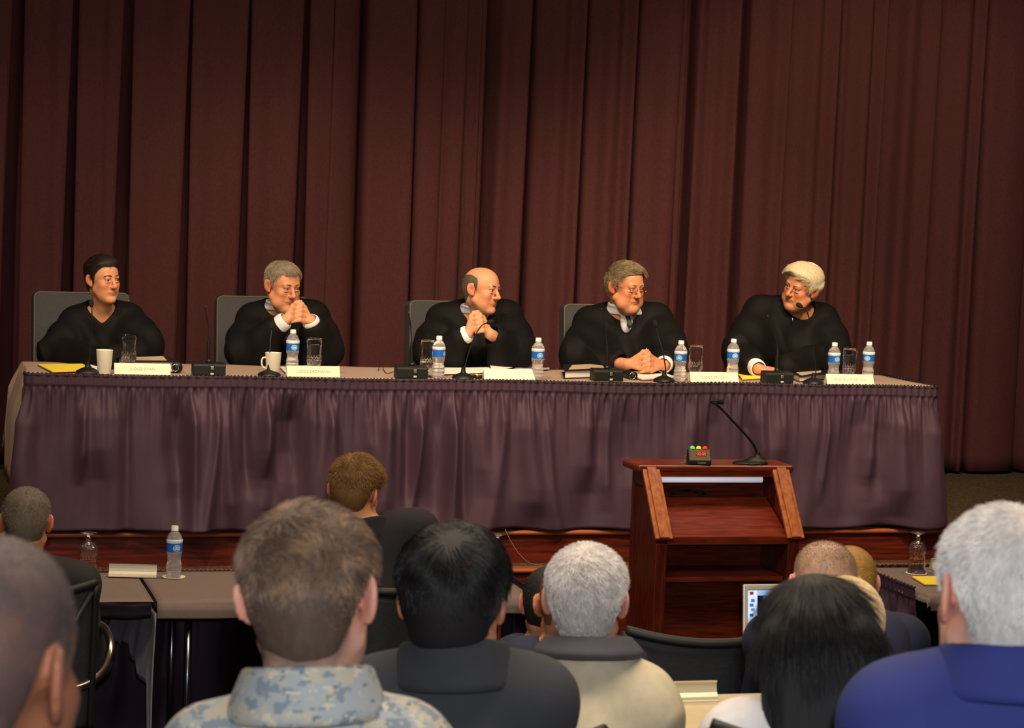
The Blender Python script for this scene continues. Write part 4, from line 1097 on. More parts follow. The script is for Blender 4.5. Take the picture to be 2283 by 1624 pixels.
def cranium(v, h, P, grow=0.0, k=0.02):
    w, l = P.get('w', 1), P.get('l', 1); S = h.s
    def E(c, r, kk=k): v.ell(h.w((c[0]*w, c[1]*l, c[2])), (np.array(r)*[w, l, 1]+grow)*S, h.R, kk*S)
    E((0, 0.012, 0.030), (0.077, 0.096, 0.084)); E((0, -0.018, 0.036), (0.066, 0.070, 0.070)); E((0, 0.058, 0.000), (0.060, 0.046, 0.060)); E((0, 0.045, -0.045), (0.054, 0.040, 0.05))
def head(v, h, P):
    S = h.s; w, l = P.get('w', 1), P.get('l', 1); jaw = P.get('jaw', 1.0); fat = P.get('fat', 0.0); fine = P.get('face', True)
    def E(c, r, k=0.012, R=None, sub=False): v.ell(h.w((c[0]*w, c[1], c[2])), np.array(r)*S, h.R if R is None else h.R@R, k*S, sub)
    def C(a, b, ra, rb=None, k=0.01, sub=False): v.cap(h.w((a[0]*w, a[1], a[2])), h.w((b[0]*w, b[1], b[2])), ra*S, (ra if rb is None else rb)*S, k*S, sub)
    cranium(v, h, P)
    E((0, -0.026, -0.040), (0.057*w, 0.058, 0.076), 0.02)
    for s in (-1, 1):
        C((s*0.053*jaw, 0.000, -0.055), (s*0.017, -0.066, -0.100), 0.020, 0.014, 0.025)
        E((s*0.042, -0.057, -0.024), (0.022, 0.024, 0.022), 0.02)
        E((s*0.036, -0.040, -0.060), (0.024, 0.032, 0.034), 0.025)
        if fat: E((s*0.046, -0.040, -0.075), (0.026+0.012*fat, 0.032, 0.028+0.010*fat), 0.025)
    E((0, -0.074, -0.103), (0.018, 0.016, 0.016), 0.02)
    if fat: E((0, -0.040, -0.112), (0.042, 0.040, 0.020+0.012*fat), 0.03)
    if fine:
        for s in (-1, 1): E((s*0.032, -0.099, 0.004), (0.021, 0.019, 0.014), 0.014, None, True)
        C((-0.036, -0.079, 0.024), (0.036, -0.079, 0.024), 0.0095*P.get('ridge', 1), None, 0.014)
        nl = P.get('nose', 1.0)
        C((0, -0.084, 0.016), (0, -0.098-0.008*nl, -0.026), 0.0075, 0.0105, 0.012); E((0, -0.099-0.009*nl, -0.031), (0.0115, 0.0115, 0.0105), 0.008)
        for s in (-1, 1): E((s*0.0115, -0.094, -0.034), (0.0085, 0.011, 0.008), 0.007)
        for s in (-1, 1):                       # lids
            E((s*0.031, -0.0765, 0.0145), (0.0170, 0.0135, 0.0078+P.get('lid', 0)), 0.005); E((s*0.031, -0.0760, -0.0062), (0.0165, 0.0125, 0.0052), 0.006)
            if P.get('fold'): C((s*0.020, -0.0945, -0.036), (s*0.036, -0.081, -0.066), 0.0016, 0.0022, 0.008, True)
        up = [(-0.023, -0.073, -0.0675), (-0.010, -0.0850, -0.0610), (0, -0.0865, -0.0620), (0.010, -0.0850, -0.0610), (0.023, -0.073, -0.0675)]
        lo = [(-0.022, -0.072, -0.0700), (-0.009, -0.0835, -0.0708), (0, -0.0850, -0.0712), (0.009, -0.0835, -0.0708), (0.022, -0.072, -0.0700)]
        E((0, -0.076, -0.062), (0.028, 0.012, 0.018), 0.012)
        C((-0.027, -0.082, -0.0705), (0.0, -0.0915, -0.0665), 0.0018, None, 0.003, True); C((0.027, -0.082, -0.0705), (0.0, -0.0915, -0.0665), 0.0018, None, 0.003, True)
        v.path([h.w(p) for p in up], np.array([0.003, 0.0052, 0.0050, 0.0052, 0.003])*S, 0.004*S)
        v.path([h.w(p) for p in lo], np.array([0.003, 0.0050, 0.0054, 0.0050, 0.003])*S, 0.004*S)
    es = P.get('ear', 1.0); fl = P.get('flare', 24)
    for s in (-1, 1):
        R = rot_local('Z', -s*fl)@rot_local('X', -10)
        E((s*0.083, 0.016, 0.000), (0.0068, 0.021*es, 0.033*es), 0.006, R)
        E((s*0.078, 0.006, -0.024), (0.0065, 0.010, 0.012), 0.006, R)
        E((s*0.0925, 0.006, 0.004), (0.0115, 0.0130*es, 0.022*es), 0.003, R, True)
def skin_colors(h, V, P, base, ruddy, lips, scalp=None, line=None):
    L = h.L(V); w = P.get('w', 1)
    C = np.tile(np.array(srgb(*base)[:3]), (len(V), 1)); R = np.array(srgb(*ruddy)[:3]); Lp = np.array(srgb(*lips)[:3])
    def g(c, r): return np.exp(-(((L-np.array(c))/np.array(r))**2).sum(1))
    m = np.zeros(len(V))
    for s in (-1, 1): m = np.maximum(m, 0.55*g((s*0.045*w, -0.07, -0.03), (0.03, 0.04, 0.03))); m = np.maximum(m, 0.8*g((s*0.085*w, 0.012, 0), (0.016, 0.035, 0.045)))
    m = np.maximum(m, 0.6*g((0, -0.11, -0.03), (0.02, 0.025, 0.02)))
    C = C*(1-m[:, None])+R*m[:, None]
    e = np.zeros(len(V))
    for s in (-1, 1): e = np.maximum(e, 0.75*g((s*0.086*w, 0.007, 0.002), (0.012, 0.0095, 0.016)))
    C = C*(1-e[:, None])+R*0.55*e[:, None]              # bowl of the ear: redder skin, the shade of its hollow painted in
    lm = np.clip(1.6*g((0, -0.088, -0.066), (0.022, 0.02, 0.0085)), 0, 1)*0.75
    C = C*(1-lm[:, None])+Lp*lm[:, None]
    if scalp is not None:                       # close-cropped edge of the hair: stubble on the skin
        phi = np.degrees(np.arctan2(np.abs(L[:, 0]), -(L[:, 1]-0.005))); zm = lerp_tab(line, phi)
        nz = Noise(77, (90, 90, 90))(*L.T)*0.006
        q = np.clip((L[:, 2]-zm+0.020+nz)/0.030, 0, 1)*0.85*np.clip((phi-60)/20, 0, 1)*(np.abs(L[:, 0]) < 0.080*w)
        C = C*(1-q[:, None])+np.array(srgb(*scalp)[:3])*q[:, None]
    return C
def paint(me, C):
    a = me.attributes.new('Col', 'FLOAT_COLOR', 'POINT')
    a.data.foreach_set('color', np.concatenate([C, np.ones((len(C), 1))], 1).astype(np.float32).ravel())

# ---- hands
def clasp(v, c, ex, ey, ez, wl, wr, s=1.0, k=0.0028):
    """two hands with interlaced fingers; ex: picture right, ey: towards the viewer, ez: up the stack of fingers"""
    def q(x, y, z): return np.asarray(c)+s*(ex*x+ey*y+ez*z)
    for sd, wv in ((-1, wl), (1, wr)):
        off = 0.0 if sd < 0 else -0.0145
        for i in range(4):
            z = 0.046-0.029*i+off; ln = (0.94, 1.0, 0.98, 0.86)[i]
            m = q(sd*0.036, 0.000, z)
            v.cap(wv, m, 0.018*s, 0.0120*s, 0.014*s)
            p1 = q(sd*0.012, 0.026*ln, z+0.002); p2 = q(-sd*0.018*ln, 0.025*ln, z-0.003); p3 = q(-sd*0.038*ln, 0.010, z-0.007)
            v.cap(m, p1, 0.0105*s, 0.0100*s, 0.006*s); v.cap(p1, p2, 0.0100*s, 0.0090*s, k*s); v.cap(p2, p3, 0.0090*s, 0.0078*s, k*s)
        t0 = q(sd*0.036, -0.004, 0.040+off*0.5); t1 = q(sd*0.020, 0.006, 0.066+off*0.6); t2 = q(-sd*0.010, 0.012, 0.070+off*0.9)
        v.cap(wv, t0, 0.017*s, 0.014*s, 0.012*s); v.cap(t0, t1, 0.0125*s, 0.0108*s, 0.005*s); v.cap(t1, t2, 0.0105*s, 0.0088*s, k*s)
def hand(v, w, fw, up, th, s=1.0, curl=0.35):
    """open relaxed hand: w wrist, fw along the fingers, up the back of the hand, th the side of the thumb"""
    fw, up, th = unit(fw), unit(up), unit(th); w = np.asarray(w, float)
    for i in range(4):
        x = (0.030-0.020*i); ln = (0.92, 1.0, 0.95, 0.76)[i]
        m = w+s*(fw*0.085*(0.96 if i in (0, 3) else 1.0)+th*x)
        v.cap(w+th*x*0.5*s, m, 0.016*s, 0.0115*s, 0.012*s)
        a = 0.15; p = m; d0 = unit(fw+th*(x*2.2))
        for j, L in enumerate((0.044, 0.027, 0.022)):
            a += curl*(1.0 if j else 0.6); d = d0*math.cos(a)-up*math.sin(a); n = p+d*L*ln*s
            v.cap(p, n, (0.0095-0.0008*j)*s, (0.0088-0.0008*j)*s, 0.003*s); p = n
    t0 = w+s*(fw*0.025+th*0.026-up*0.004); t1 = t0+s*(unit(fw+th*0.9-up*0.3)*0.042); t2 = t1+s*(unit(fw+th*0.25-up*0.35)*0.030)
    v.cap(w, t0, 0.017*s, 0.014*s, 0.01*s); v.cap(t0, t1, 0.0125*s, 0.0105*s, 0.004*s); v.cap(t1, t2, 0.0105*s, 0.0085*s, 0.003*s)

# ---- bodies
def axes(J):
    r = unit(J['SR']-J['SL']); m = (J['SL']+J['SR'])/2; up = unit(m-J['P']); f = unit(np.cross(up, r)); up = np.cross(r, f)
    return m, r, f, up           # f points to the back for a person whose SR lies to the picture's right and who faces the viewer
def torso(v, J, o, kk=0.06, arms=True, arm_r=(0.052, 0.044, 0.041, 0.029), chest=(0.108, 0.205), wf=0.92, wrist_t=1.0, belly=0.135):
    m, r, f, up = axes(J); sw = np.linalg.norm(J['SR']-J['SL'])/2; R = np.stack([r, f, up], 1)
    v.ell(m-up*0.13, (sw*wf+o, chest[0]+o, chest[1]+o), R, kk)
    v.cap(J['SL'], J['SR'], 0.056+o, None, kk)
    for s in ('SL', 'SR'): v.cap(J['N']-up*0.040, m+(J[s]-m)*0.86+up*0.012, 0.044+o*0.7, 0.043+o, kk*0.8)
    v.cap(m-up*0.22, J['P'], belly+o, belly+0.012+o, kk)
    if arms:
        for a, e, w in (('SL', 'EL', 'WL'), ('SR', 'ER', 'WR')):
            v.cap(J[a], J[e], arm_r[0]+o, arm_r[1]+o, kk*0.6); W = J[e]+(J[w]-J[e])*wrist_t
            v.cap(J[e], W, arm_r[2]+o, arm_r[3]+o, 0.03)
def bounds(pts, m): P = np.array(pts); return P.min(0)-m, P.max(0)+m
def finish(name, v, m, parent, base, colors=None, it=1, label=None, flat=None):
    V, F = v.nets(); V = relax(V, F, it)
    me = np_mesh(name, V-base, F)
    if colors is not None: paint(me, colors(V))
    return link(name, me, m, parent, label)

# ---- hair
def lerp_tab(tab, a):
    x = [t[0] for t in tab]; return np.interp(a, x, [t[1] for t in tab])
LINE_MAN = [(0, 0.072), (25, 0.070), (40, 0.074), (55, 0.050), (68, 0.030), (76, -0.012), (84, -0.010), (90, 0.034), (105, 0.030), (118, -0.030), (135, -0.066), (180, -0.074)]
def build_hair(h, P, parent, base, spec, name='hair'):
    w = P.get('w', 1)
    hl = HeadFrame((0, 0, 0), (0, -1, 0)); hl.R = np.eye(3)
    low = spec.get('low', -0.13)
    v = Vox((-0.13, -0.15, low), (0.13, 0.16, 0.19), spec.get('h', 0.0035))
    cranium(v, hl, P, 0.0)
    X, Y, Z = v.grid(); phi = np.degrees(np.arctan2(np.abs(X)+0*Z, -(Y-0.005)+0*Z))
    zmin = lerp_tab(spec.get('line', LINE_MAN), phi)
    top = np.clip((Z-0.005)/0.09, 0, 1)+0*X+0*Y
    th = spec['side']+(spec['top']-spec['side'])*top*top*(3-2*top)
    if 'front' in spec: th = th+spec['front']*np.clip((-Y-0.03)/0.05, 0, 1)*top
    if 'lopside' in spec: th = th+spec['lopside'][0]*np.clip((spec['lopside'][1]*X+0.03)/0.06, 0, 1)*top*np.clip((-Y+0.04)/0.06, 0, 1)
    n1 = Noise(spec.get('seed', 1), spec.get('nf', (45, 45, 45)))
    tp = spec.get('taper', 0.035); th = 0.0004+(th-0.0004)*np.clip((Z-zmin+0.004)/tp, 0.0, 1)**0.7
    D = v.D-th-spec.get('namp', 0.0012)*n1(X, Y, Z)
    edge = (zmin+0.005*n1(X*0.6+3, Y*0.6, Z*0.3)+0.003*n1(X*2.3, Y*2.3, Z*0.5)-Z)*0.8
    D = np.maximum(D, edge)
    if 'zmax' in spec:
        zx = lerp_tab(spec['zmax'], phi); D = D+np.clip(1-(zx-Z)/0.030, 0, 1)*0.006
    if 'zmax' in spec: D = np.maximum(D, (Z-lerp_tab(spec['zmax'], phi)+0.006*n1(X*1.7, Y*1.7, Z*0.4))*0.8)
    v.D = D.astype(np.float32)
    for (a, b, ra, rb) in spec.get('extra', []): v.cap(a, b, ra, rb, 0.02)
    V, F = v.nets(); V = relax(V, F, 2)
    o = link(name, np_mesh(name, h.W(V)-base, F), spec['shell'], parent)
    # strands
    n = spec.get('n', 5000)
    if n:
        g = np.random.default_rng(spec.get('seed', 1)+100)
        e1 = V[F[:, 1]]-V[F[:, 0]]; e2 = V[F[:, 2]]-V[F[:, 0]]; nn = np.cross(e1, e2); ar = np.linalg.norm(nn, axis=1); nn = nn/np.maximum(ar, 1e-12)[:, None]
        c0 = np.array([0, 0.012, 0.02]); cen = V[F].mean(1)
        if ((nn*(cen-c0)).sum(1)*ar).sum() < 0: nn = -nn
        ok = (nn*(cen-c0)).sum(1) > 0.3*np.linalg.norm(cen-c0, axis=1)
        if spec.get('nodown', True): ok &= nn[:, 2] > -0.75
        pr = ar*ok; pr = pr/pr.sum(); fi = g.choice(len(F), n, p=pr)
        a, b = g.random(n)[:, None], g.random(n)[:, None]
        root = V[F[fi, 0]]*(1-a)*(1-b)+V[F[fi, 1]]*a*(1-b)+V[F[fi, 2]]*a*b+V[F[fi, 3]]*(1-a)*b
        N = nn[fi]; root = root-N*0.002
        comb = spec.get('comb', 'whorl')
        wh = np.array(spec.get('whorl', (0.012, 0.062, 0.095)))
        T = root-wh; T[:, 2] -= 0.02
        if comb == 'sweep': sx = spec.get('sx', -1); tt = np.clip((root[:, 2]-0.02)/0.05, 0, 1)[:, None]; T = unit_rows(T)*(1-tt)+np.array([sx*0.9, -0.55, 0.0])*tt
        if comb == 'back': tt = np.clip((root[:, 2]-0.0)/0.06, 0, 1)[:, None]; T = np.array([0, 0.55, -0.85])*(1-tt)+np.array([0, 1.0, 0.0])*tt+0*T
        if comb == 'down': T = unit_rows(root-np.array([0.012, -0.01, 0.17])); T[:, 2] -= 0.5
        T = T-N*(T*N).sum(1)[:, None]; T = unit_rows(T)
        T = unit_rows(T+g.normal(size=T.shape)*spec.get('mess', 0.18)+spec.get('clump', 0.25)*clump(root, spec.get('seed', 1)))
        tz = np.clip((root[:, 2]-0.0)/0.08, 0, 1); Ln = (spec.get('ls', 0.008)+(spec.get('lt', 0.02)-spec.get('ls', 0.008))*tz)*g.uniform(0.6, 1.2, n)
        lift = spec.get('lift', 0.35)*g.uniform(0.5, 1.4, n)
        rad = np.array([0.085*w, 0.105, 0.095]); f0 = np.linalg.norm((root-c0)/rad, axis=1)
        K = spec.get('k', 4); pts = np.zeros((n, K, 3))
        for j in range(K):
            s = j/(K-1); q = root+T*(Ln*s*(1-0.25*lift))[:, None]
            if spec.get('wrap', True):
                fq = np.linalg.norm((q-c0)/rad, axis=1); q = c0+(q-c0)*((f0+0.0+lift*Ln*s**0.8/0.095)/fq)[:, None]
            else:
                q = q+N*(lift*Ln*s)[:, None]; q[:, 2] -= spec.get('sag', 0)*Ln*s*s
            pts[:, j] = q
        W = h.W(pts.reshape(-1, 3))-base
        cv = bpy.data.hair_curves.new('hair_strands'); cv.add_curves([K]*n)
        cv.attributes['position'].data.foreach_set('vector', W.astype(np.float32).ravel())
        ra = cv.attributes.get('radius') or cv.attributes.new('radius', 'FLOAT', 'POINT')
        r0 = spec.get('r', 0.0006); ra.data.foreach_set('value', np.tile(np.linspace(r0, r0*0.35, K), n).astype(np.float32))
        s_ = link('hair_strands', cv, spec['strand'], o); s_['kind'] = 'stuff'
    return o
def unit_rows(A): return A/np.maximum(np.linalg.norm(A, axis=1), 1e-9)[:, None]
def clump(p, seed):
    a, b, c = Noise(seed+31, (70, 70, 70)), Noise(seed+32, (70, 70, 70)), Noise(seed+33, (70, 70, 70))
    return np.stack([a(*p.T), b(*p.T), c(*p.T)], 1)

def eyes_brows(h, parent, base, brow, iris, look=(0, 0), thin=1.0):
    M_EYE = mat('eye_'+iris[0], (255, 255, 255), 0.15, attr='Col', spec=0.6)
    for s in (-1, 1):
        me = lathe_mesh([(0.0125*math.sin(a), -0.0125*math.cos(a)) for a in np.linspace(0, math.pi, 15)], 20, closed=False)
        V = np.zeros((len(me.vertices), 3), np.float32); me.vertices.foreach_get('co', V.ravel())
        d = V/0.0125; g = unit([look[0], -1, look[1]]); ang = np.degrees(np.arccos(np.clip(d@g, -1, 1)))
        C = np.tile(np.array(srgb(176, 156, 142)[:3]), (len(V), 1)); C[ang < 30] = srgb(*iris[1])[:3]; C[ang < 13] = (0.005, 0.005, 0.005)
        # finer: rebuild as a uv sphere aligned with the gaze
        W = h.W(V+np.array([s*0.031*1.0, -0.0745, 0.0040]))-base
        for vtx, co in zip(me.vertices, W): vtx.co = co
        paint(me, C); link('eye', me, M_EYE, parent)
        pts = [h.w((s*0.013, -0.0935, 0.0255)), h.w((s*0.026, -0.0925, 0.0290)), h.w((s*0.040, -0.0840, 0.0280)), h.w((s*0.050, -0.0720, 0.0215))]
        bm = bmesh.new(); k = smooth_path([tuple(p-base) for p in pts], 5); n = len(k)
        b_tube(bm, k, [0.0010+0.0018*thin*math.sin(math.pi*(0.15+0.75*i/(n-1))) for i in range(n)], 8)
        link('eyebrow', bm_mesh('eyebrow', bm, True), brow, parent)

M_ROBE = mat('black_robe', (9, 9, 10), 0.75, var=0.3, vscale=40, bump=0.2, bscale=220, sheen=0.03, spec=0.22)
M_SHIRT = mat('white_shirt', (236, 236, 240), 0.8, bump=0.1, bscale=300)
def skin(name, rough=0.5): return mat(name, (200, 150, 120), rough, var=0.10, vscale=70, attr='Col', sss=0.06, spec=0.4, bump=0.08, bscale=500)

def judge(label, hp, hy, ang, pitch, roll, hs, P, joints, hair, tones, brow, iris, look=(0, 0), hands=None, v_pt=None, shirt=True, collar_col=None, cuffs=(), seed=1, sleeve=(0.048, 0.054, 0.050, 0.050), lid=0.0, hide=()):
    """a seated person in a black robe; joints as pixels with their distance"""
    hpos = at_y(hp[0], hp[1], hy)
    J = {k: at_y(a, b, y) for k, (a, b, y) in joints.items()}
    base = np.array([hpos[0], 11.52, STZ])
    m = (J['SL']+J['SR'])/2; J['P'] = np.array([m[0]*0.6+base[0]*0.4, 11.62, STZ+0.56])
    t = thing('person', label, 'person', base)
    h = HeadFrame(hpos, face_dir(hpos, ang), pitch, roll, hs)
    lo, hi = bounds(list(J.values())+[hpos], 0.20)
    lo[2] = min(lo[2], STZ+0.42)
    v = Vox(lo, hi, 0.0033)
    head(v, h, P)
    J['N'] = J['N'] if 'N' in J else m+np.array([0, 0, 0.03])
    nr = P.get('neck', 0.056); v.cap(h.w((0, 0.018, -0.055)), J['N']-np.array([0, 0, 0.03]), (nr-0.005)*hs, nr-0.004, 0.02); v.cap(h.w((0, -0.030, -0.095)), J['N']+np.array([0, -0.045, -0.02]), 0.034, 0.045, 0.03)
    torso(v, J, 0.0)
    if hands: hands(v, J)
    body = finish('body', v, skin('skin_'+tones[0]), t, base, lambda V: skin_colors(h, V, P, *tones[1]))
    eyes_brows(h, t, base, brow, iris, look, P.get('brow_w', 1.0))
    # robe
    v = Vox(lo-0.08, hi+0.08, 0.006)
    for a_ in 'x': torso(v, J, 0.020, 0.07, arm_r=sleeve, wrist_t=0.76, chest=(0.12, 0.21), belly=0.15)
    for q in 'LR':                           # bell sleeves
        mid = J['S'+q]*0.45+J['E'+q]*0.55; v.cap(J['S'+q], mid, 0.055, 0.088, 0.05); v.cap(mid, J['E'+q]+EZ*0.02, 0.088, 0.062, 0.05)
    mc = (J['SL']+J['SR'])/2-EZ*0.20
    for e in ('EL', 'ER'): v.cap(mc, J[e]+EZ*0.02, 0.12, 0.055, 0.06); v.cap((mc+J['S'+e[1]])/2, J[e]+EZ*0.06, 0.10, 0.045, 0.06)
    for w, e in (('WL', 'EL'), ('WR', 'ER')):
        if w in hide: dd = unit(J[w]-J[e]); v.cap(J[e], J[w]+dd*0.17, 0.07, 0.075, 0.03)
    mm, r, f, up = axes(J)
    X, Y, Z = v.grid()
    # radiating folds from the yoke
    n1 = Noise(seed+200, (34, 12, 5)); n2 = Noise(seed+201, (12, 10, 9))
    low = np.clip((mm[2]+0.02-Z)/0.12, 0, 1)+0*X+0*Y
    v.D = (v.D+(0.014*(np.abs(n1(X+0.25*Z, Y, Z))-0.6)*low+0.008*n2(X, Y, Z)*low)).astype(np.float32)
    ax = unit(h.w((0, 0.02, -0.05))-J['N'])
    for s_ in ('SL', 'SR'): v.cap(J['N']+EZ*0.004, mm+(J[s_]-mm)*0.85+EZ*0.005, 0.052, 0.058, 0.05)
    nq = nr+0.020; v.cap(J['N']+ax*0.002, J['N']+ax*0.25, nq, nq+0.037, 0.012, True); v.cap(J['N']+ax*0.004+np.array([0, -0.035, 0]), J['N']+ax*0.25+np.array([0, -0.035, 0]), nq-0.004, nq+0.032, 0.012, True)
    if v_pt is not None:
        q = at_y(v_pt[0], v_pt[1], J['N'][1]-0.12); a0 = J['N']+ax*0.035+np.array([0, -0.045, 0])
        for tt in np.linspace(0, 1, 7): c = a0+(q-a0)*tt; v.cap(c+np.array([0, 0.02, 0]), c+np.array([0, -0.14, 0.03]), 0.062*(1-tt)+0.004, 0.066*(1-tt)+0.004, 0.006, True)
    for w, e in (('WL', 'EL'), ('WR', 'ER')):       # the wide sleeves hang under the forearms; open sleeve mouths
        for tt in np.linspace(0.08, 0.72, 8):
            q = J[e]+(J[w]-J[e])*tt; zb = max(TZ+0.045, min(q[2]-0.01, STZ+0.75)); v.cap(q-EZ*0.01, (q[0], q[1]+0.02, zb), 0.034, 0.040, 0.05)
        if w in hide: continue
        d = unit(J[w]-J[e]); q = J[e]+(J[w]-J[e])*0.76; v.cap(q-d*0.01+d*0.05, q+d*0.16, 0.046, 0.060, 0.006, True)
    finish('robe', v, M_ROBE, t, base, it=2)
    v = Vox((base[0]-0.42, 10.85, STZ-0.02), (base[0]+0.42, 11.85, STZ+0.72), 0.012)      # the robe over lap and legs, down to the floor
    P0 = J['P']
    for s in (-1, 1):
        kx = base[0]+s*0.16; v.cap(P0+np.array([s*0.09, 0, -0.02]), (kx, 11.20, STZ+0.50), 0.12, 0.10, 0.06); v.cap((kx, 11.20, STZ+0.50), (kx, 11.12, STZ+0.10), 0.10, 0.085, 0.06); v.cap((kx, 11.13, STZ+0.035), (kx+s*0.02, 10.98, STZ+0.035), 0.04, 0.034, 0.02)
    v.cap(P0, P0+np.array([0, 0, 0.12]), 0.17, 0.16, 0.06)
    finish('robe_skirt', v, M_ROBE, t, base, it=1)
    if shirt:
        v = Vox(J['N']-0.22, J['N']+0.22, 0.004)
        c0 = J['N']+ax*0.030+np.array([0, -0.018, 0])
        rr = nr+0.014
        for k in range(90):                      # a band round the neck, open at the throat, and two collar points
            a = 2*math.pi*k/90; d = np.array([math.cos(a), math.sin(a), 0])
            if d[1] < -0.93: continue
            b = c0+d*rr*np.array([1.02, 1.22, 1]); v.cap(b+d*0.026-ax*0.060, b-ax*0.01, 0.0065, 0.0060, 0.006); v.cap(b-ax*0.01, b+ax*(0.020+0.016*d[1]), 0.0060, 0.0045, 0.006)
        sl = (slice(None),)*3
        m_, r_, f_, u_ = axes(J); v.ell(c0+np.array([0, -0.060, -0.075]), (0.034, 0.024, 0.065), None, 0.02)
        finish('shirt_collar', v, collar_col or M_SHIRT, t, base, it=1)
    for (w, e, cl) in cuffs:
        d = unit(J[w]-J[e]); v = Vox(J[w]-0.13, J[w]+0.13, 0.0035)
        v.cap(J[w]-d*0.085, J[w]-d*0.010, 0.050, 0.046, 0.002); v.cap(J[w]-d*0.025, J[w]+d*0.08, 0.0365, 0.0375, 0.002, True)
        finish('shirt_cuff', v, M_SHIRT, t, base, it=4)
    if hair: build_hair(h, P, t, base, hair)
    return t, h, J, base

def sh(name, c): return mat('hairbase_'+name, c, 0.7, var=0.3, vscale=120, vstretch=(1, 1, 0.3))
H_DARK = dict(shell=sh('dark', (34, 24, 20)), strand=hair_mat('strand_dark', [(22, 15, 13), (52, 36, 28), (36, 26, 22)]))
H_BLACK = dict(shell=sh('black', (20, 18, 19)), strand=hair_mat('strand_black', [(12, 11, 12), (40, 36, 36), (24, 22, 23)], 0.4))
H_GREY = dict(shell=sh('grey', (138, 126, 108)), strand=hair_mat('strand_grey', [(96, 86, 74), (190, 178, 154), (150, 138, 116)]))
H_SANDGREY = dict(shell=sh('sandgrey', (128, 112, 84)), strand=hair_mat('strand_sandgrey', [(92, 78, 56), (176, 160, 128), (140, 120, 88)]))
H_WHITE = dict(shell=sh('white', (216, 206, 168)), strand=hair_mat('strand_white', [(196, 184, 140), (244, 236, 204), (224, 212, 170)]))
H_SILVER = dict(shell=sh('silver', (206, 200, 196)), strand=hair_mat('strand_silver', [(168, 162, 158), (250, 246, 242), (224, 218, 212)]), scalp=(196, 176, 168))
H_BROWN = dict(shell=sh('brown', (92, 72, 58)), strand=hair_mat('strand_brown', [(70, 54, 46), (176, 138, 104), (116, 92, 76)], 0.4), scalp=(122, 102, 94))
H_SANDY = dict(shell=sh('sandy', (120, 84, 44)), strand=hair_mat('strand_sandy', [(96, 62, 30), (176, 132, 74), (138, 98, 52)]))
H_BLOND = dict(shell=sh('blond', (178, 134, 62)), strand=hair_mat('strand_blond', [(140, 98, 40), (232, 192, 106), (190, 146, 72)]))
H_STUB = dict(shell=sh('stubble', (120, 96, 74)), strand=hair_mat('strand_stubble', [(70, 54, 42), (130, 108, 86), (96, 78, 60)]))
TONE_F = ('fair', ((222, 158, 118), (214, 122, 92), (180, 92, 74)))
TONE_R = ('ruddy', ((216, 148, 108), (206, 104, 76), (172, 90, 70)))
TONE_P = ('pink', ((226, 170, 146), (226, 140, 122), (190, 110, 98)))
TONE_B = ('brown', ((120, 76, 52), (140, 84, 62), (110, 62, 50)))
EX = np.array([1.0, 0, 0]); EYV = np.array([0, -1.0, 0]); EZ = np.array([0, 0, 1.0])

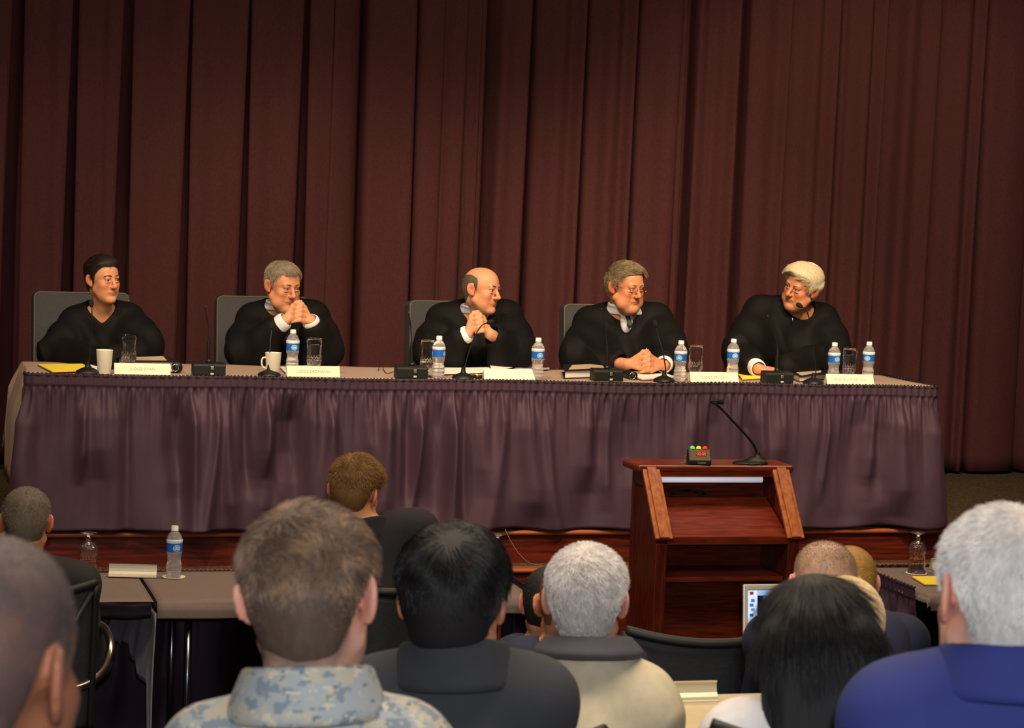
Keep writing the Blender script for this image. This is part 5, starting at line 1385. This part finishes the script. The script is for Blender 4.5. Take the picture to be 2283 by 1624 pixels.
def build_judges():
    # 1: the woman at the left end
    def hands1(v, J):
        hand(v, J['WL'], (0.9, -0.3, -0.15), (0, -0.3, 1), (0, -1, 0.2)); hand(v, J['WR'], (-0.9, -0.3, -0.15), (0, -0.3, 1), (0, -1, 0.2))
    judge('person in a black robe with an open throat, leftmost at the stage table', (229, 623), 11.36, 38, 2, -3, 0.95,
          dict(w=0.95, jaw=0.74, nose=0.8, ear=0.92, neck=0.047, ridge=0.6, brow_w=0.45),
          dict(SL=(168, 722, 11.50), SR=(286, 714, 11.46), EL=(120, 794, 11.36), ER=(328, 776, 11.28), WL=(205, 800, 11.12), WR=(280, 800, 11.10), N=(226, 690, 11.47)),
          dict(H_DARK, side=0.006, top=0.016, front=0.006, n=5000, lt=0.035, ls=0.016, lift=0.12, comb='back', mess=0.15, r=0.0007, seed=3,
               line=[(0, 0.070), (30, 0.068), (50, 0.055), (66, 0.030), (74, -0.005), (82, -0.022), (88, 0.026), (104, 0.022), (114, -0.030), (135, -0.070), (180, -0.082)]),
          TONE_F, sh('dark', (34, 24, 20)), ('br', (70, 50, 36)), (0.15, 0), hands1, v_pt=(229, 722), collar_col=mat('grey_shirt', (150, 156, 160), 0.8), seed=1, hide=('WL', 'WR'), shirt=False)
    # 2: chin on clasped hands
    def hands2(v, J):
        c = at_y(665, 698, 11.17); clasp(v, c, EX, unit([-0.1, -1, 0.35]), unit([0.12, 0.35, 1]), J['WL'], J['WR'], 0.84)
    judge('person in a black robe with white cuffs, mouth resting on clasped hands', (631, 637), 11.34, 33, 12, -2, 1.0,
          dict(w=1.02, jaw=1.05, fat=0.4, nose=1.1, fold=True, neck=0.060),
          dict(SL=(562, 714, 11.50), SR=(700, 708, 11.48), EL=(538, 792, 11.30), ER=(728, 788, 11.28), WL=(634, 716, 11.18), WR=(692, 716, 11.18), N=(628, 682, 11.48)),
          dict(H_GREY, side=0.005, top=0.011, front=0.004, n=5000, lt=0.022, ls=0.010, lift=0.25, mess=0.2, r=0.0007, seed=5), TONE_F, sh('greybrow', (128, 104, 84)), ('gr', (80, 84, 84)), (0.25, 0.02), hands2,
          v_pt=(640, 735), cuffs=(('WL', 'EL', 0), ('WR', 'ER', 0)), seed=2)
    # 3: balding, looking right
    def hands3(v, J):
        c = at_y(1067, 721, 11.16); clasp(v, c, EX, unit([0.0, -1, 0.30]), unit([-0.18, 0.3, 1]), J['WL'], J['WR'], 0.86)
    judge('person in a black robe, clasped hands under the chin, looking sharply right', (1074, 646), 11.34, 58, 4, 2, 1.0,
          dict(w=1.0, jaw=0.95, nose=1.15, fold=True, neck=0.056),
          dict(SL=(984, 714, 11.52), SR=(1132, 706, 11.46), EL=(960, 792, 11.30), ER=(1156, 786, 11.26), WL=(1042, 745, 11.18), WR=(1092, 745, 11.16), N=(1058, 690, 11.48)),
          dict(H_GREY, shell=sh('darkgrey', (86, 78, 66)), strand=hair_mat('strand_darkgrey', [(54, 48, 42), (120, 110, 94), (84, 76, 64)]), side=0.005, top=0.005, n=3500, lt=0.010, ls=0.009, lift=0.2, mess=0.2, r=0.0007, seed=7,
               line=[(0, 0.2), (66, 0.2), (72, 0.02), (78, -0.006), (84, -0.006), (90, 0.034), (105, 0.030), (118, -0.030), (135, -0.062), (180, -0.068)],
               zmax=[(0, 0.0), (60, 0.040), (80, 0.066), (110, 0.078), (180, 0.074)]),
          TONE_F, sh('darkbrow', (70, 54, 42)), ('br', (60, 50, 42)), (0.1, 0), hands3, v_pt=(1052, 735), collar_col=mat('pale_blue_shirt', (196, 206, 226), 0.8), cuffs=(('WL', 'EL', 0),), seed=3)
    # 4: glasses, hands on the table
    def hands4(v, J):
        c = at_y(1439, 808, 10.93); clasp(v, c, EX, unit([0, -1, 0.25]), unit([0.05, 0.25, 1]), J['WL'], J['WR'], 0.86)
    t, h, J, b = judge('person in a black robe with glasses and wristwatch, hands clasped on the table', (1396, 640), 11.34, 42, 8, -2, 1.02,
          dict(w=1.06, jaw=1.1, fat=0.9, nose=1.0, fold=True, neck=0.062),
          dict(SL=(1312, 720, 11.50), SR=(1466, 712, 11.46), EL=(1284, 798, 11.25), ER=(1496, 792, 11.20), WL=(1398, 812, 10.98), WR=(1480, 814, 10.98), N=(1388, 690, 11.47)),
          dict(H_SANDGREY, side=0.011, top=0.016, front=0.004, n=6000, lt=0.035, ls=0.018, lift=0.3, mess=0.3, clump=0.5, r=0.0007, seed=9, comb='sweep', sx=0.4,
               line=[(0, 0.078), (25, 0.074), (40, 0.070), (55, 0.050), (68, 0.030), (76, -0.012), (86, -0.014), (92, 0.024), (105, 0.020), (118, -0.040), (135, -0.072), (180, -0.080)]),
          TONE_R, sh('paleb', (190, 160, 124)), ('bl', (96, 110, 120)), (0.25, 0), hands4, v_pt=(1402, 716), cuffs=(('WR', 'ER', 0),), seed=4)
    # tie
    v = Vox(at_y(1399, 708, 11.30)-0.07, at_y(1399, 708, 11.30)+0.07, 0.003)
    q = at_y(1398, 703, 11.355); v.cap(q, q+np.array([0.004, -0.02, -0.022]), 0.014, 0.011, 0.005); v.cap(q+np.array([0.004, -0.02, -0.024]), q+np.array([0.008, -0.03, -0.05]), 0.009, 0.016, 0.004)
    finish('necktie', v, mat('dark_tie', (46, 58, 56), 0.6), t, b, it=1)
    bm = bmesh.new()                          # spectacles
    for s in (-1, 1):
        ring = [h.w((s*(0.0325+0.023*math.cos(a)), -0.1045+0.010*abs(math.cos(a))*(1 if s*math.cos(a)*s > 0 else 0.3), 0.001+0.0185*math.sin(a)))-b for a in np.linspace(0, 2*math.pi, 25)]
        b_tube(bm, [tuple(p) for p in ring], 0.0012, 6)
        b_tube(bm, [tuple(h.w(p)-b) for p in ((s*0.056, -0.097, 0.006), (s*0.078, -0.070, 0.008), (s*0.0845, 0.0, 0.012), (s*0.084, 0.020, 0.004))], 0.0013, 6)
    b_tube(bm, [tuple(h.w(p)-b) for p in ((-0.010, -0.1075, 0.006), (0, -0.110, 0.009), (0.010, -0.1075, 0.006))], 0.0012, 6)
    gl = link('eyeglasses', bm_mesh('eyeglasses', bm, True), mat('gold_wire', (176, 120, 60), 0.25, metal=0.9), t)
    # watch
    w_ = J['WR']; d = unit(J['WR']-J['ER']); c = w_-d*0.004; a1 = unit(np.cross(d, EZ)); a2 = np.cross(a1, d)
    bm = bmesh.new(); b_tube(bm, [tuple(c-d*0.008-b), tuple(c+d*0.008-b)], 0.0325, 24, cap=False)
    bt = link('wristwatch', bm_mesh('band', bm, True), mat('watch_metal', (196, 170, 110), 0.25, metal=1.0), t)
    md = bt.modifiers.new('thickness', 'SOLIDIFY'); md.thickness = 0.003
    e = unit(-a1*0.75+a2*0.66) if a1[1] > 0 else unit(a1*0.75+a2*0.66)
    fc = c+e*0.034; link('watch_dial', tube_mesh([tuple(fc-b), tuple(fc+e*0.005-b)], 0.0145, 20), mat('watch_dial', (236, 226, 190), 0.3), bt)
    p = at_y(1443, 800, 10.93); q = at_y(1441, 776, 10.99)
    pn = thing('pen', 'ballpoint pen sticking up from the clasped hands of the judge with glasses', 'pen', p)
    link('barrel', tube_mesh([(0, 0, 0), tuple((q-p)*0.86)], 0.004, 10), M_BLACKP, pn); link('clip', tube_mesh([tuple((q-p)*0.86), tuple((q-p)*1.0)], 0.0042, 10), M_CHROME, pn)
    # 5: white hair, leaning to the left
    def hands5(v, J):
        hand(v, J['WL'], unit(at_y(1728, 828, 10.88)-J['WL']), (0.1, -0.2, 1), (0.3, 0.9, 0.2), 1.0, 0.18); hand(v, J['WR'], (-0.9, -0.4, -0.1), (0, -0.3, 1), (0, -1, 0.2))
    t, h, J, b = judge('person in a black robe leaning over and looking left, rightmost at the stage table', (1788, 640), 11.32, -38, 7, 19, 1.0,
          dict(w=1.03, jaw=1.05, fat=0.6, nose=1.1, fold=True, neck=0.060),
          dict(SL=(1692, 694, 11.46), SR=(1836, 714, 11.46), EL=(1640, 790, 11.28), ER=(1862, 790, 11.26), WL=(1690, 822, 10.93), WR=(1790, 812, 11.08), N=(1776, 690, 11.46)),
          dict(H_WHITE, side=0.012, top=0.024, front=0.006, lopside=(0.010, -1), n=8000, lt=0.042, ls=0.020, lift=0.06, mess=0.09, clump=0.3, r=0.0008, seed=11, comb='sweep', sx=-1,
               line=[(0, 0.070), (25, 0.068), (45, 0.062), (58, 0.044), (68, 0.020), (76, -0.020), (86, -0.020), (92, 0.018), (105, 0.010), (118, -0.045), (135, -0.080), (180, -0.090)]),
          TONE_R, sh('whiteb', (196, 170, 140)), ('bl', (80, 92, 104)), (-0.3, -0.1), hands5, v_pt=(1767, 700), collar_col=mat('cream_shirt', (210, 202, 186), 0.8), cuffs=(('WL', 'EL', 0),), seed=5, sleeve=(0.056, 0.058, 0.054, 0.056), hide=('WR',), shirt=False)
    z = at_y(1766, 706, 11.33); link('zipper', tube_mesh([tuple(z-b), tuple(z-b+np.array([0.002, -0.012, -0.030]))], 0.003, 8), mat('zipper_metal', (200, 205, 215), 0.25, metal=1.0), t)
build_judges()

# ------------------------------------------------------------------ the audience, seen from behind
def camo_mat():
    m = bpy.data.materials.new('digital_camouflage'); m.use_nodes = True; nt = m.node_tree; b = nt.nodes['Principled BSDF']
    b.inputs['Roughness'].default_value = 0.9; b.inputs['Specular IOR Level'].default_value = 0.15
    tc = nt.nodes.new('ShaderNodeTexCoord')
    sn = nt.nodes.new('ShaderNodeVectorMath'); sn.operation = 'SNAP'; sn.inputs[1].default_value = (0.0035, 0.0035, 0.0035)
    nt.links.new(tc.outputs['Object'], sn.inputs[0])
    prev = None
    for i, (sc, off, lo, col) in enumerate(((24, 0.0, 0.52, (188, 180, 160)), (30, 4.0, 0.57, (134, 144, 152)), (36, 9.0, 0.62, (208, 198, 174)), (44, 15.0, 0.66, (112, 122, 132)))):
        mp = nt.nodes.new('ShaderNodeMapping'); mp.inputs['Location'].default_value = (off, off*0.7, 0); mp.inputs['Scale'].default_value = (1.0, 1.0, 1.7)
        n = nt.nodes.new('ShaderNodeTexNoise'); n.inputs['Scale'].default_value = sc; n.inputs['Detail'].default_value = 2.5; n.inputs['Roughness'].default_value = 0.6
        nt.links.new(sn.outputs[0], mp.inputs[0]); nt.links.new(mp.outputs[0], n.inputs['Vector'])
        g = nt.nodes.new('ShaderNodeMath'); g.operation = 'GREATER_THAN'; g.inputs[1].default_value = lo; nt.links.new(n.outputs['Fac'], g.inputs[0])
        mx = nt.nodes.new('ShaderNodeMix'); mx.data_type = 'RGBA'; nt.links.new(g.outputs[0], mx.inputs[0])
        if prev is None: mx.inputs[6].default_value = srgb(170, 174, 174)
        else: nt.links.new(prev, mx.inputs[6])
        mx.inputs[7].default_value = srgb(*col); prev = mx.outputs[2]
    nt.links.new(prev, b.inputs['Base Color'])
    return m
M_CAMO = camo_mat()
def cloth_mat(n, c, **k): return mat(n, c, k.pop('rough', 0.85), var=0.14, vscale=30, bump=0.2, bscale=420, **k)
M_CHAR = cloth_mat('charcoal_wool', (54, 56, 62))
M_BLACKJ = cloth_mat('black_wool', (26, 26, 28))
M_CREAM = cloth_mat('cream_cotton', (222, 210, 178))
M_DGREY = cloth_mat('dark_grey_collar', (84, 82, 90))
M_NAVY = cloth_mat('navy_serge', (36, 42, 70))
M_BLUEJ = cloth_mat('royal_navy_serge', (44, 54, 124))
M_WTOP = cloth_mat('white_knit', (246, 242, 240))
M_GTOP = cloth_mat('grey_knit', (176, 178, 188))
M_GREYS = cloth_mat('grey_shirt_cloth', (150, 148, 146))
M_TROUS = cloth_mat('dark_trousers', (34, 36, 42))
M_SHOE = mat('black_shoe', (20, 20, 20), 0.3)

def sitter(label, hp, depth, ang, pitch, roll, hs, P, SL, SR, dz, floor, hair, tones, jacket, collar, seed, elb=0.10, res=0.0045, jres=0.008, hunch=0.05, cr=0.076, ch=0.045, loose=0.018, fold=0.005, pad=0.0, nk=0.11, cb=0.018, lean=0.0, group=None, trous=None):
    """hp head centre pixel; SL/SR shoulder pixels at depth+dz"""
    hpos = at_d(hp[0], hp[1], depth)
    d = face_dir(hpos, ang, True)
    J = {'SL': at_d(SL[0], SL[1], depth+dz), 'SR': at_d(SR[0], SR[1], depth+dz)}
    m = (J['SL']+J['SR'])/2; r = unit(J['SR']-J['SL']); fw = unit(np.cross(EZ, r))     # fw: towards the stage
    if fw[1] < 0: fw = -fw
    sw = np.linalg.norm(J['SR']-J['SL'])/2
    base = np.array([m[0]-fw[0]*hunch*0, m[1], floor])
    J['P'] = np.array([m[0], m[1], floor+0.54])-fw*(hunch+0.02)+r*lean
    hz = floor+0.56
    for s, a in (('L', -1), ('R', 1)):
        J['E'+s] = J['S'+s]+a*r*0.055+fw*elb+np.array([0, 0, -0.27]); J['W'+s] = J['E'+s]+fw*0.24-a*r*0.12+np.array([0, 0, -0.02])
    J['N'] = np.array([hpos[0], hpos[1], 0])*0.45+np.array([m[0], m[1], 0])*0.55; J['N'][2] = hpos[2]-nk*hs-0.022
    t = thing('person', label, 'person', base, 0, group)
    h = HeadFrame(hpos, d, pitch, roll, hs)
    lo, hi = bounds([J[k] for k in J]+[hpos], 0.22)
    v = Vox(lo, hi, res)
    P = dict(P); head(v, h, P)
    nr = P.get('neck', 0.058); v.cap(h.w((0, 0.020, -0.055)), J['N']-np.array([0, 0, 0.04]), (nr-0.004)*hs, nr-0.002, 0.02); v.cap(h.w((0, -0.028, -0.095)), J['N']+fw*0.03-np.array([0, 0, 0.03]), 0.034, 0.045, 0.03)
    torso(v, J, 0.0)
    for s, a in (('L', -1), ('R', 1)): hand(v, J['W'+s], fw*0.9-a*r*0.3-EZ*0.2, EZ, -a*r, 1.0, 0.4)
    finish('body', v, skin('skin_'+tones[0]), t, base, lambda V: skin_colors(h, V, P, *tones[1], scalp=hair.get('scalp'), line=hair.get('line', LINE_MAN)))
    eyes_brows(h, t, base, P.get('brow') or H_DARK['shell'], ('br', (60, 46, 36)))
    # jacket
    v = Vox(lo-0.06, hi+0.06, jres)
    torso(v, J, loose, 0.06, wrist_t=0.96)
    if pad:
        for s, a in (('L', -1), ('R', 1)): v.cap(J['N']+(J['S'+s]-J['N'])*0.55, J['S'+s]+a*r*0.02+EZ*(0.012*pad), 0.045+loose, 0.052+loose, 0.04)
    X, Y, Z = v.grid(); n1 = Noise(seed+300, (8, 8, 16)); n2 = Noise(seed+301, (20, 20, 12))
    low = np.clip((J['N'][2]-0.03-Z)/0.10, 0, 1)+0*X+0*Y
    v.D = (v.D+fold*(n1(X+0.5*Z, Y, Z)+1.6*(np.abs(n2(X-0.6*Z, Y, Z))-0.5))*low).astype(np.float32)
    ax = unit(h.w((0, 0.022, -0.055))-J['N'])
    v.cap(J['N']+ax*0.0, J['N']+ax*0.3, 0.066, 0.095, 0.015, True)
    jk = finish('jacket' if collar else 'top', v, jacket, t, base, it=2)
    if collar:                                   # a turned collar round the neck, high at the nape
        v = Vox(J['N']-0.20, J['N']+0.20, 0.0045)
        for k in range(72):
            a = 2*math.pi*k/72; dd = r*math.cos(a)+fw*math.sin(a)
            fr = (math.sin(a)+1)/2               # 0 at the nape, 1 at the throat
            if fr > 0.96: continue
            p = J['N']+dd*(cr+0.008+0.004*fr)-fw*0.010*(1-fr)
            v.cap(p+EZ*(-cb-0.03*fr)+dd*0.011, p+EZ*(ch*(1-0.9*fr)-0.004)-dd*0.006, 0.0090, 0.0060, 0.012)
        finish('collar', v, collar, jk, base, it=1)
    # trousers and shoes
    v = Vox((base[0]-0.36, base[1]-0.30, floor-0.01), (base[0]+0.36, base[1]+0.80, floor+0.80), 0.016)
    for a in (-1, 1):
        k = J['P']+a*r*0.10+fw*0.44; k[2] = floor+0.50; f = k+fw*0.02; f[2] = floor+0.09
        v.cap(J['P']+a*r*0.09-EZ*0.03, k, 0.085, 0.062, 0.05); v.cap(k, f, 0.06, 0.045, 0.04)
    v.cap(J['P']-r*0.06, J['P']+r*0.06, 0.12, None, 0.05)
    finish('trousers', v, trous or M_TROUS, t, base)
    for a in (-1, 1):
        v = Vox(np.array([J['P'][0], J['P'][1], floor])+fw*0.46+a*r*0.10-[0.25, 0.25, 0.02], np.array([J['P'][0], J['P'][1], floor])+fw*0.46+a*r*0.10+[0.25, 0.25, 0.16], 0.012)
        q = J['P']+a*r*0.10+fw*0.44; q[2] = floor+0.045
        v.cap(q, q+fw*0.17-EZ*0.006, 0.045, 0.038, 0.02); v.cap(q, q+EZ*0.05, 0.044, 0.048, 0.02)
        finish('shoe', v, M_SHOE, t, base)
    if hair: build_hair(h, P, t, base, hair)
    return t, h, J, base

def build_audience():
    near = dict(r=0.00042)
    # far left, blurred, dark-skinned, close-cropped
    sitter('person nearest the camera, cut off by the left edge, in a dark jacket', (-48, 1500), 1.90, 30, 4, 0, 1.0, dict(w=1.0, neck=0.060, ear=1.05),
           (-420, 1960), (330, 1960), 0.02, 0.80, dict(shell=mat('cropped_black', (50, 44, 46), 0.6, rgb2=(84, 58, 48), vscale=26), strand=hair_mat('strand_cropped', [(34, 29, 30), (78, 62, 54), (54, 46, 44)]), side=0.0022, top=0.0035, n=6000, lt=0.004, ls=0.003, lift=0.9, mess=0.4, r=0.0004, seed=21),
           TONE_B, M_BLACKJ, M_BLACKJ, 21, res=0.005)
    # camouflage
    P = dict(w=1.03, neck=0.060, ear=1.06, flare=34)
    t, h, J, b = sitter('person in grey digital camouflage and glasses, in the left foreground', (692, 1334), 2.90, 14, 6, 4, 0.96, P,
           (470, 1712), (890, 1702), 0.02, 0.66, dict(H_BROWN, side=0.005, top=0.014, n=12000, lt=0.032, ls=0.012, lift=0.22, mess=0.18, clump=0.6, r=0.0007, seed=23, namp=0.0018,
           line=[(0, 0.072), (25, 0.070), (40, 0.074), (55, 0.050), (68, 0.030), (76, -0.012), (84, -0.010), (90, 0.034), (105, 0.030), (118, -0.036), (135, -0.078), (180, -0.090)]),
           TONE_P, M_CAMO, M_CAMO, 23, res=0.0045, ch=0.040, cr=0.074, fold=0.006, nk=0.098)
    bm = bmesh.new()
    for s in (-1, 1): b_tube(bm, [tuple(h.w(p)-b) for p in ((s*0.062, -0.094, 0.010), (s*0.084, -0.060, 0.012), (s*0.087, -0.004, 0.016), (s*0.084, 0.018, 0.006))], 0.0026, 8)
    for s in (-1, 1): b_tube(bm, [tuple(h.w((s*(0.034+0.026*math.cos(a)), -0.104+0.006*abs(math.cos(a)), 0.002+0.017*math.sin(a)))-b) for a in np.linspace(0, 2*math.pi, 21)], 0.0018, 6)
    link('eyeglasses', bm_mesh('eyeglasses', bm, True), M_BLACKP, t)
    # black hair, charcoal jacket
    sitter('person in a charcoal jacket between the camouflage uniform and the cream jacket', (1012, 1345), 3.70, 10, 10, 2, 0.98, dict(w=1.02, neck=0.062, ear=0.95, flare=14),
           (852, 1585), (1168, 1582), 0.02, 0.50, dict(H_BLACK, side=0.012, top=0.022, n=12000, lt=0.040, ls=0.026, lift=0.12, mess=0.14, clump=0.5, r=0.0008, seed=25, namp=0.002, whorl=(-0.010, 0.085, 0.075),
           line=[(0, 0.072), (25, 0.070), (40, 0.066), (55, 0.046), (68, 0.026), (76, -0.018), (86, -0.018), (92, 0.012), (105, 0.0), (118, -0.050), (135, -0.096), (180, -0.106)]),
           TONE_F, M_CHAR, M_CHAR, 25, ch=0.052, cr=0.078, fold=0.006, pad=1.0, nk=0.078)
    # white-haired man, cream jacket with dark collar
    sitter('person in a cream jacket with a dark grey collar', (1306, 1340), 4.60, 3, 4, 0, 0.94, dict(w=1.02, neck=0.060, flare=28),
           (1208, 1572), (1420, 1576), 0.0, 0.35, dict(H_SILVER, side=0.007, top=0.012, n=11000, lt=0.018, ls=0.014, lift=0.35, mess=0.25, clump=0.3, r=0.0008, seed=27,
           line=[(0, 0.072), (25, 0.070), (40, 0.074), (55, 0.050), (68, 0.030), (76, -0.012), (84, -0.010), (90, 0.034), (105, 0.030), (118, -0.040), (135, -0.080), (180, -0.090)]),
           TONE_P, M_CREAM, M_DGREY, 27, ch=0.034, cr=0.080, loose=0.026, fold=0.007, nk=0.076, cb=-0.006)
    # woman, long black hair, white top
    sp = dict(H_BLACK, side=0.016, top=0.016, n=14000, lt=0.07, ls=0.06, lift=0.006, mess=0.03, clump=0.05, r=0.00055, seed=29, comb='down', wrap=False, low=-0.27, h=0.004, k=5, sag=0.15, whorl=(0, 0.02, 0.12), nodown=False,
              line=[(0, 0.074), (30, 0.070), (50, 0.050), (70, 0.0), (80, -0.10), (90, -0.2), (180, -0.3)],
              extra=[((s*0.060, y, 0.030), (s*0.076, y+0.012, -0.175), 0.034, 0.028) for s in (-1, 1) for y in (0.0, 0.03, 0.06)]+[((x, 0.072, 0.020), (x*1.25, 0.090, -0.195), 0.042, 0.028) for x in (-0.05, -0.017, 0.017, 0.05)]+[((0.0, 0.03, -0.05), (0.0, 0.05, -0.19), 0.07, 0.05)])
    t, h, J, b = sitter('person in a white top with a light grey back panel, lower right', (1822, 1450), 3.60, -4, 6, 6, 0.94, dict(w=0.95, neck=0.050, jaw=0.86),
           (1655, 1668), (1920, 1690), -0.02, 0.50, sp, TONE_P, M_WTOP, None, 29, fold=0.004, loose=0.012)
    v = Vox(bounds([J['SL'], J['SR'], J['P']], 0.2)[0], bounds([J['SL'], J['SR'], J['P']], 0.2)[1], 0.008)
    torso(v, J, 0.0155, 0.06, arms=False)
    X, Y, Z = v.grid(); q = at_d(1800, 1560, 3.55); e = unit(J['SR']-J['SL'])
    v.D = np.maximum(v.D, -((X-q[0])*e[0]+(Y-q[1])*e[1]+(Z-q[2])*0.9+0.03)).astype(np.float32); v.D = np.maximum(v.D, Z-(J['SR'][2]+0.03)+0*X+0*Y).astype(np.float32)
    finish('back_panel', v, M_GTOP, t, b, it=1, label='light grey back panel of the top')
    # silver hair, blue uniform jacket, right edge
    sitter('person in a royal navy jacket at the right edge of the foreground', (2238, 1340), 2.90, -22, 6, -4, 0.98, dict(w=1.04, neck=0.064, ear=1.05, flare=26),
           (2030, 1625), (2480, 1640), 0.0, 0.66, dict(H_SILVER, side=0.006, top=0.012, n=13000, lt=0.016, ls=0.011, lift=0.35, mess=0.22, clump=0.3, r=0.0006, seed=31,
           line=[(0, 0.072), (25, 0.070), (40, 0.074), (55, 0.050), (68, 0.030), (76, -0.012), (84, -0.010), (90, 0.034), (105, 0.030), (118, -0.036), (135, -0.080), (180, -0.090)]),
           TONE_P, M_BLUEJ, M_BLUEJ, 31, ch=0.038, cr=0.078, pad=1.0, fold=0.005, nk=0.060)
    # far-left man in a black suit behind the left table
    sitter('person in a black suit facing the far left lower table', (57, 1166), 7.50, 2, 8, 0, 0.98, dict(w=1.0, flare=30, neck=0.058),
           (-50, 1310), (165, 1312), 0.0, 0.0, dict(H_GREY, shell=sh('greycrop', (104, 92, 76)), strand=hair_mat('strand_greycrop', [(70, 60, 50), (150, 138, 118), (108, 94, 76)]), side=0.004, top=0.008, n=5000, lt=0.010, ls=0.008, lift=0.4, mess=0.25, r=0.0007, seed=33),
           TONE_R, M_BLACKJ, M_BLACKJ, 33, pad=1.0, res=0.0055, jres=0.010, ch=0.035)
    # sandy-haired man in black
    sitter('person in black with the head turned right, before the plum skirt', (791, 1100), 7.60, 24, 6, -6, 0.98, dict(w=1.0, flare=30, neck=0.060),
           (742, 1232), (920, 1194), 0.0, 0.0, dict(H_SANDY, side=0.003, top=0.020, n=7000, lt=0.026, ls=0.006, lift=0.4, mess=0.25, clump=0.4, r=0.0007, seed=35, nf=(60, 60, 60)),
           TONE_F, M_BLACKJ, M_BLACKJ, 35, pad=1.0, res=0.0055, jres=0.010, ch=0.045, cr=0.078, nk=0.10)
    # two people mostly hidden behind the cream jacket
    sitter('person in navy farther off of the two half hidden left of the cream jacket', (1226, 1352), 6.70, 14, 12, 0, 0.98, dict(w=1.0, flare=30),
           (1150, 1478), (1330, 1478), 0.0, 0.0, dict(H_BLACK, shell=sh('blackcrop', (30, 25, 22)), side=0.004, top=0.008, n=2500, lt=0.010, ls=0.007, lift=0.4, r=0.0007, seed=37), TONE_F, M_NAVY, M_NAVY, 37, res=0.006, jres=0.011, ch=0.03)
    sitter('person in navy nearer of the two half hidden behind the cream jacket', (1268, 1352), 5.9, 8, 8, 0, 0.98, dict(w=1.0, flare=30),
           (1168, 1492), (1380, 1492), 0.0, 0.20, dict(H_STUB, shell=mat('shaved_scalp', (140, 98, 68), 0.55, var=0.2, vscale=60), side=0.0015, top=0.0025, n=2500, lt=0.003, ls=0.002, lift=0.9, r=0.0006, seed=39), TONE_F, M_NAVY, M_NAVY, 39, res=0.006, jres=0.011, ch=0.03)
    # buzz cut officer in front of the lectern's right side
    t, h, J, b = sitter('person in a navy uniform looking down, directly beyond the white top', (1838, 1308), 5.90, -6, 8, 0, 1.0, dict(w=1.04, flare=28, neck=0.062),
           (1735, 1440), (1948, 1436), 0.0, 0.20, dict(shell=mat('buzzed_scalp', (196, 160, 136), 0.6, rgb2=(148, 118, 96), vscale=22), strand=hair_mat('strand_buzz', [(90, 70, 54), (150, 122, 98), (120, 96, 76)]), side=0.0015, top=0.005, n=7000, lt=0.006, ls=0.002, lift=0.8, mess=0.3, r=0.0005, seed=41), TONE_P, M_NAVY, M_NAVY, 41, res=0.005, jres=0.010, pad=1.0, ch=0.03)
    # blonde woman with a bun in a uniform with shoulder marks
    sp = dict(H_BLOND, side=0.006, top=0.010, n=5000, lt=0.035, ls=0.03, lift=0.03, mess=0.06, r=0.0006, seed=43, comb='back', whorl=(0, -0.12, 0.05), extra=[((0.0, 0.112, -0.005), (0.0, 0.118, -0.012), 0.032, 0.032)],
              line=[(0, 0.070), (30, 0.068), (50, 0.052), (68, 0.026), (80, 0.0), (90, 0.030), (105, 0.02), (116, -0.04), (135, -0.075), (180, -0.085)])
    t, h, J, b = sitter('person in a navy uniform with a silver bar on its shoulder mark', (1898, 1305), 6.60, -6, 6, 6, 0.94, dict(w=0.95, neck=0.050),
           (1830, 1432), (2002, 1438), 0.0, 0.0, sp, TONE_P, M_NAVY, M_NAVY, 43, res=0.0055, jres=0.010, pad=1.0, ch=0.03)
    a, c = J['SR']-unit(J['SR']-J['SL'])*0.10+EZ*0.080, J['SR']+unit(J['SR']-J['SL'])*0.028+EZ*0.062
    sm = link('shoulder_mark', tube_mesh([tuple(a-b), tuple(c-b)], [0.016, 0.022] and 0.020, 12), M_BLACKJ, t)
    link('rank_bar', tube_mesh([tuple(c-b-(c-a)*0.30+EZ*0.018), tuple(c-b-(c-a)*0.12+EZ*0.018)], 0.006, 10), mat('silver_bar', (230, 214, 150), 0.3, metal=0.9), sm)
    # pale-haired person partly hidden behind the long black hair
    sitter('person in a grey shirt, half hidden beyond the white top', (1884, 1408), 5.0, 4, 8, 0, 0.96, dict(w=0.98, neck=0.054),
           (1800, 1560), (2000, 1560), 0.0, 0.35, dict(shell=sh('pale', (216, 190, 140)), strand=hair_mat('strand_pale', [(180, 152, 104), (242, 222, 178), (220, 196, 150)]), side=0.010, top=0.013, n=8000, lt=0.05, ls=0.045, lift=0.03, mess=0.07, clump=0.2, r=0.0006, seed=45, comb='down', low=-0.16,
           line=[(0, 0.072), (40, 0.064), (60, 0.03), (75, -0.03), (90, -0.06), (120, -0.10), (180, -0.12)]), TONE_P, M_GREYS, M_GREYS, 45, res=0.0055, jres=0.010, ch=0.03, nk=0.12)
build_audience()
